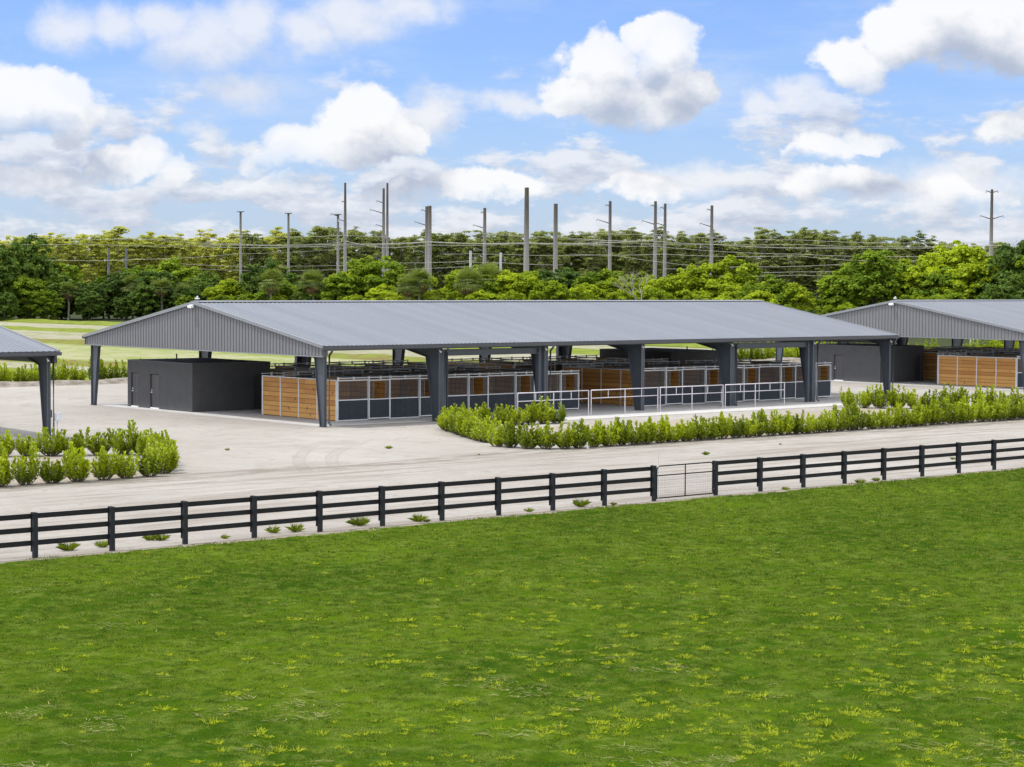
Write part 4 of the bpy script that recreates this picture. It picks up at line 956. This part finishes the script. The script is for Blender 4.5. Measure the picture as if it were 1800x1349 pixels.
# ------------------------------------------------------------------ power poles and lines
def make_pole(px, ty, D, r0, r1, arms, label, cap=False, side='l', mats=('polec', 'poled')):
    H = CAM[2]+(500-ty)/F_PX*D; x, y = foot(px, D); R = empty('power_pole', (x, y, 0)); tag(R, label, 'power pole', 'power poles behind the trees')
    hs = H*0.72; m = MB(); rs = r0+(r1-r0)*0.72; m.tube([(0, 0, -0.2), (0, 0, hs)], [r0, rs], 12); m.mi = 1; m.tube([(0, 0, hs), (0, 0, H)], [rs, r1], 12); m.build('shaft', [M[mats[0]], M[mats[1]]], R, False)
    for z, ln, sd in arms:
        for s in ((-1,) if sd == 'l' else (1,) if sd == 'r' else (-1, 1)):
            a = MB(); e = (RT[0]*ln*s, RT[1]*ln*s, H-z+ln*0.28); a.tube([(RT[0]*r1*s*0.8, RT[1]*r1*s*0.8, H-z), e], [0.13, 0.07], 6)
            o = a.build('crossarm', M['steelarm'], R); b = MB(); b.tube([e, (e[0], e[1], e[2]-0.5)], [0.09, 0.09], 6); b.build('insulator', M['insul'], o)
    if cap: c = MB(); c.box(-0.55, -0.55, H, 0.55, 0.55, H+0.18); c.build('cap', M['steelarm'], R)
    return R
PL = [(423, 378, 430, .30, .22, [], 'slim grey pole with a flat cap, leftmost of the tall poles', True), (507, 380, 425, .30, .22, [], 'slim grey pole with a flat cap, second of the tall poles', True), (594, 381, 440, .34, .24, [(0.2, 1.6, 'l'), (6, 2.2, 'l')], 'slim pale pole close left of a much taller armed pole', True),
      (606.5, 325, 430, .50, .22, [(4, .7, 'l'), (8, 1.4, 'l'), (12, .7, 'l'), (14, 1.9, 'l'), (17, 1.7, 'l')], 'very tall tapering pole with short upswept arms on its left', False), (674, 334, 430, .46, .24, [(3, 1.5, 'l'), (5.2, 2.8, 'l'), (8, 1.6, 'l'), (10, 2.8, 'l'), (12.5, 1.7, 'l'), (15, 2.8, 'l')], 'tall armed pole, left one of the tallest close pair', False), (680.5, 325, 440, .42, .22, [], 'tallest plain pole, right one of the close pair', False),
      (749.5, 365, 440, .42, .30, [(1, 1.2, 'l'), (4, 2.6, 'l'), (10, 2.8, 'l')], 'armed pole, left one of the thick double pole', False), (755, 364, 430, .50, .38, [], 'thick plain pole, right one of the thick double pole', False), (851.5, 367, 430, .48, .32, [(1, .8, 'l'), (4.2, 2.4, 'l'), (9, 2.2, 'l')], 'single armed pole between the double pole and the brownish pole', False),
      (925, 331, 420, .70, .45, [], 'thickest brownish concrete pole without arms in the middle', False), (976, 359, 425, .56, .42, [], 'stout plain pole just right of the brownish one', False), (1071.5, 354, 430, .46, .30, [(1, 1, 'l'), (4.6, 2.8, 'l'), (9.4, 2.8, 'l')], 'armed pole standing alone left of the next pair', False),
      (1151, 354, 430, .52, .30, [(1, 1, 'l'), (4.8, 2.8, 'l'), (9.5, 2.8, 'l')], 'armed pole, left one of the right-hand pair', False), (1168, 358, 435, .48, .28, [(1, 1, 'l'), (4.6, 2.4, 'l'), (9.3, 2.4, 'l')], 'armed pole, right one of the right-hand pair', False), (1250, 361, 430, .48, .30, [(1, 1, 'l'), (4.4, 2.5, 'l'), (9, 2.3, 'l')], 'armed pole right of the pair, above the pale greens', False),
      (1741, 334, 430, .56, .26, [(0.6, 1.2, 'b'), (6, 2.4, 'b'), (14.5, 2.4, 'b')], 'lone pole near the right edge with arms on both sides', False)]
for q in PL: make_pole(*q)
for px, ty, by, lab in ((191, 442, 467, 'short grey post left one of two above the left trees'), (222, 441, 465, 'short grey post right one of two above the left trees'), (827, 442, 470, 'short pale post left of the fifth pole, above the palm'), (880, 445, 477, 'short pale post between the fifth pole and brownish pole')):
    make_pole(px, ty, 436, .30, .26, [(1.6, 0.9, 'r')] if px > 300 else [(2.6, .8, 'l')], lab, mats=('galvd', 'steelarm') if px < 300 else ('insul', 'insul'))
WIRES = [([(-40, 428), (140, 429), (423, 430), (600, 427)], 'long double-sagging line crossing the sunny wood at left'), ([(60, 405+12), (250, 420), (423, 429), (640, 434)], 'line falling from the left edge towards the slim poles'), ([(70, 457), (250, 456), (423, 446), (606, 437)], 'line just above the left trees rising to the right'),
         ([(200, 420), (423, 415), (606, 414), (749, 416)], 'upper line strung between the slim poles'), ([(300, 463), (507, 468), (680, 462), (827, 459)], 'low line under the wood between slim poles and double pole'), ([(350, 473), (594, 474), (755, 472), (880, 463)], 'lowest line skimming the belt in mid photo'),
         ([(350, 434), (606, 431), (755, 426), (925, 427), (1071, 427)], 'thick bundled line level across the double pole'), ([(350, 429), (606, 429), (755, 425), (976, 428), (1151, 422)], 'line just above the bundled one'), ([(606, 424), (674, 436), (755, 431), (925, 428), (1071, 430)], 'line crossing below the bundled one'),
         ([(755, 405), (851, 411), (976, 417), (1151, 424), (1250, 430), (1500, 437)], 'line descending to the right from the double pole top'), ([(1000, 408), (1151, 412), (1400, 422), (1741, 425), (1860, 424)], 'highest line at right running to the lone pole'), ([(1000, 419), (1151, 425), (1400, 430), (1741, 431), (1860, 432)], 'second highest line at right'),
         ([(1000, 421), (1250, 430), (1450, 435), (1741, 432), (1860, 430)], 'third line at right under the second'), ([(1000, 429), (1151, 433), (1400, 447), (1700, 449), (1860, 443)], 'middle line at right crossing behind the round tree'), ([(1000, 447), (1168, 447), (1400, 450), (1560, 460), (1741, 449)], 'sagging line behind the round tree at right'),
         ([(1168, 473), (1300, 469), (1490, 464)], 'short low line ending behind the round tree'), ([(1250, 478), (1400, 478), (1500, 476)], 'lower short line left of the round tree'), ([(1250, 485), (1400, 484), (1620, 482)], 'lowest short line left of the round tree'), ([(780, 447), (827, 446), (880, 447), (1071, 448), (1250, 470)], 'line over the two short pale posts'), ([(800, 464), (827, 461), (880, 462), (990, 466)], 'jumper line slung between the short pale posts')]
for pts, lab in WIRES:
    xs = [p[0] for p in pts]; m = MB(); P3 = []
    for px in np.linspace(xs[0], xs[-1], max(12, int((xs[-1]-xs[0])/14))):
        py = float(np.interp(px, xs, [p[1] for p in pts]))
        j = np.searchsorted(xs, px); j = min(max(j, 1), len(xs)-1); t = (px-xs[j-1])/(xs[j]-xs[j-1]); py += 4*t*(1-t)*0.012*(xs[j]-xs[j-1])
        P3.append(tuple(far_at(px, py, 427)))
    m.tube(P3, 0.055 if 'bundled' in lab else 0.032, 5); tag(m.build('power_line', M['wire']), lab, 'power line', 'overhead power lines')
# shelter roof seen under the right barn
s0 = ground_at(1742, 606, 1.0); Sh = empty('shade_shelter', (s0[0], s0[1], 0), YAW-math.pi/2); tag(Sh, 'small shelter with pale turquoise roof seen under the right barn gable', 'shelter')
m = MB(); m.prism([(-2.2, 1.9), (2.2, 1.75), (2.2, 1.95), (-2.2, 2.5)], 'y', -2, 2); m.build('roof', M['awning'], Sh)
m = MB(); 
for x in (-2, 2):
    for yy in (-1.8, 1.8): m.tube([(x, yy, 0), (x, yy, 1.8)], 0.07, 6)
m.build('posts', M['white'], Sh)
m = MB(); m.box(2.2, -2, 1.3, 2.35, 2, 1.95); m.build('fascia', M['redtrim'], Sh)

# prototypes that no spot called for
for protos, flags in [(bushes, used), palms, cyl, cyd] + list(LT.values()):
    for o, f in zip(protos, flags):
        if not f:
            for q in list(o.children_recursive) + [o]: bpy.data.objects.remove(q)
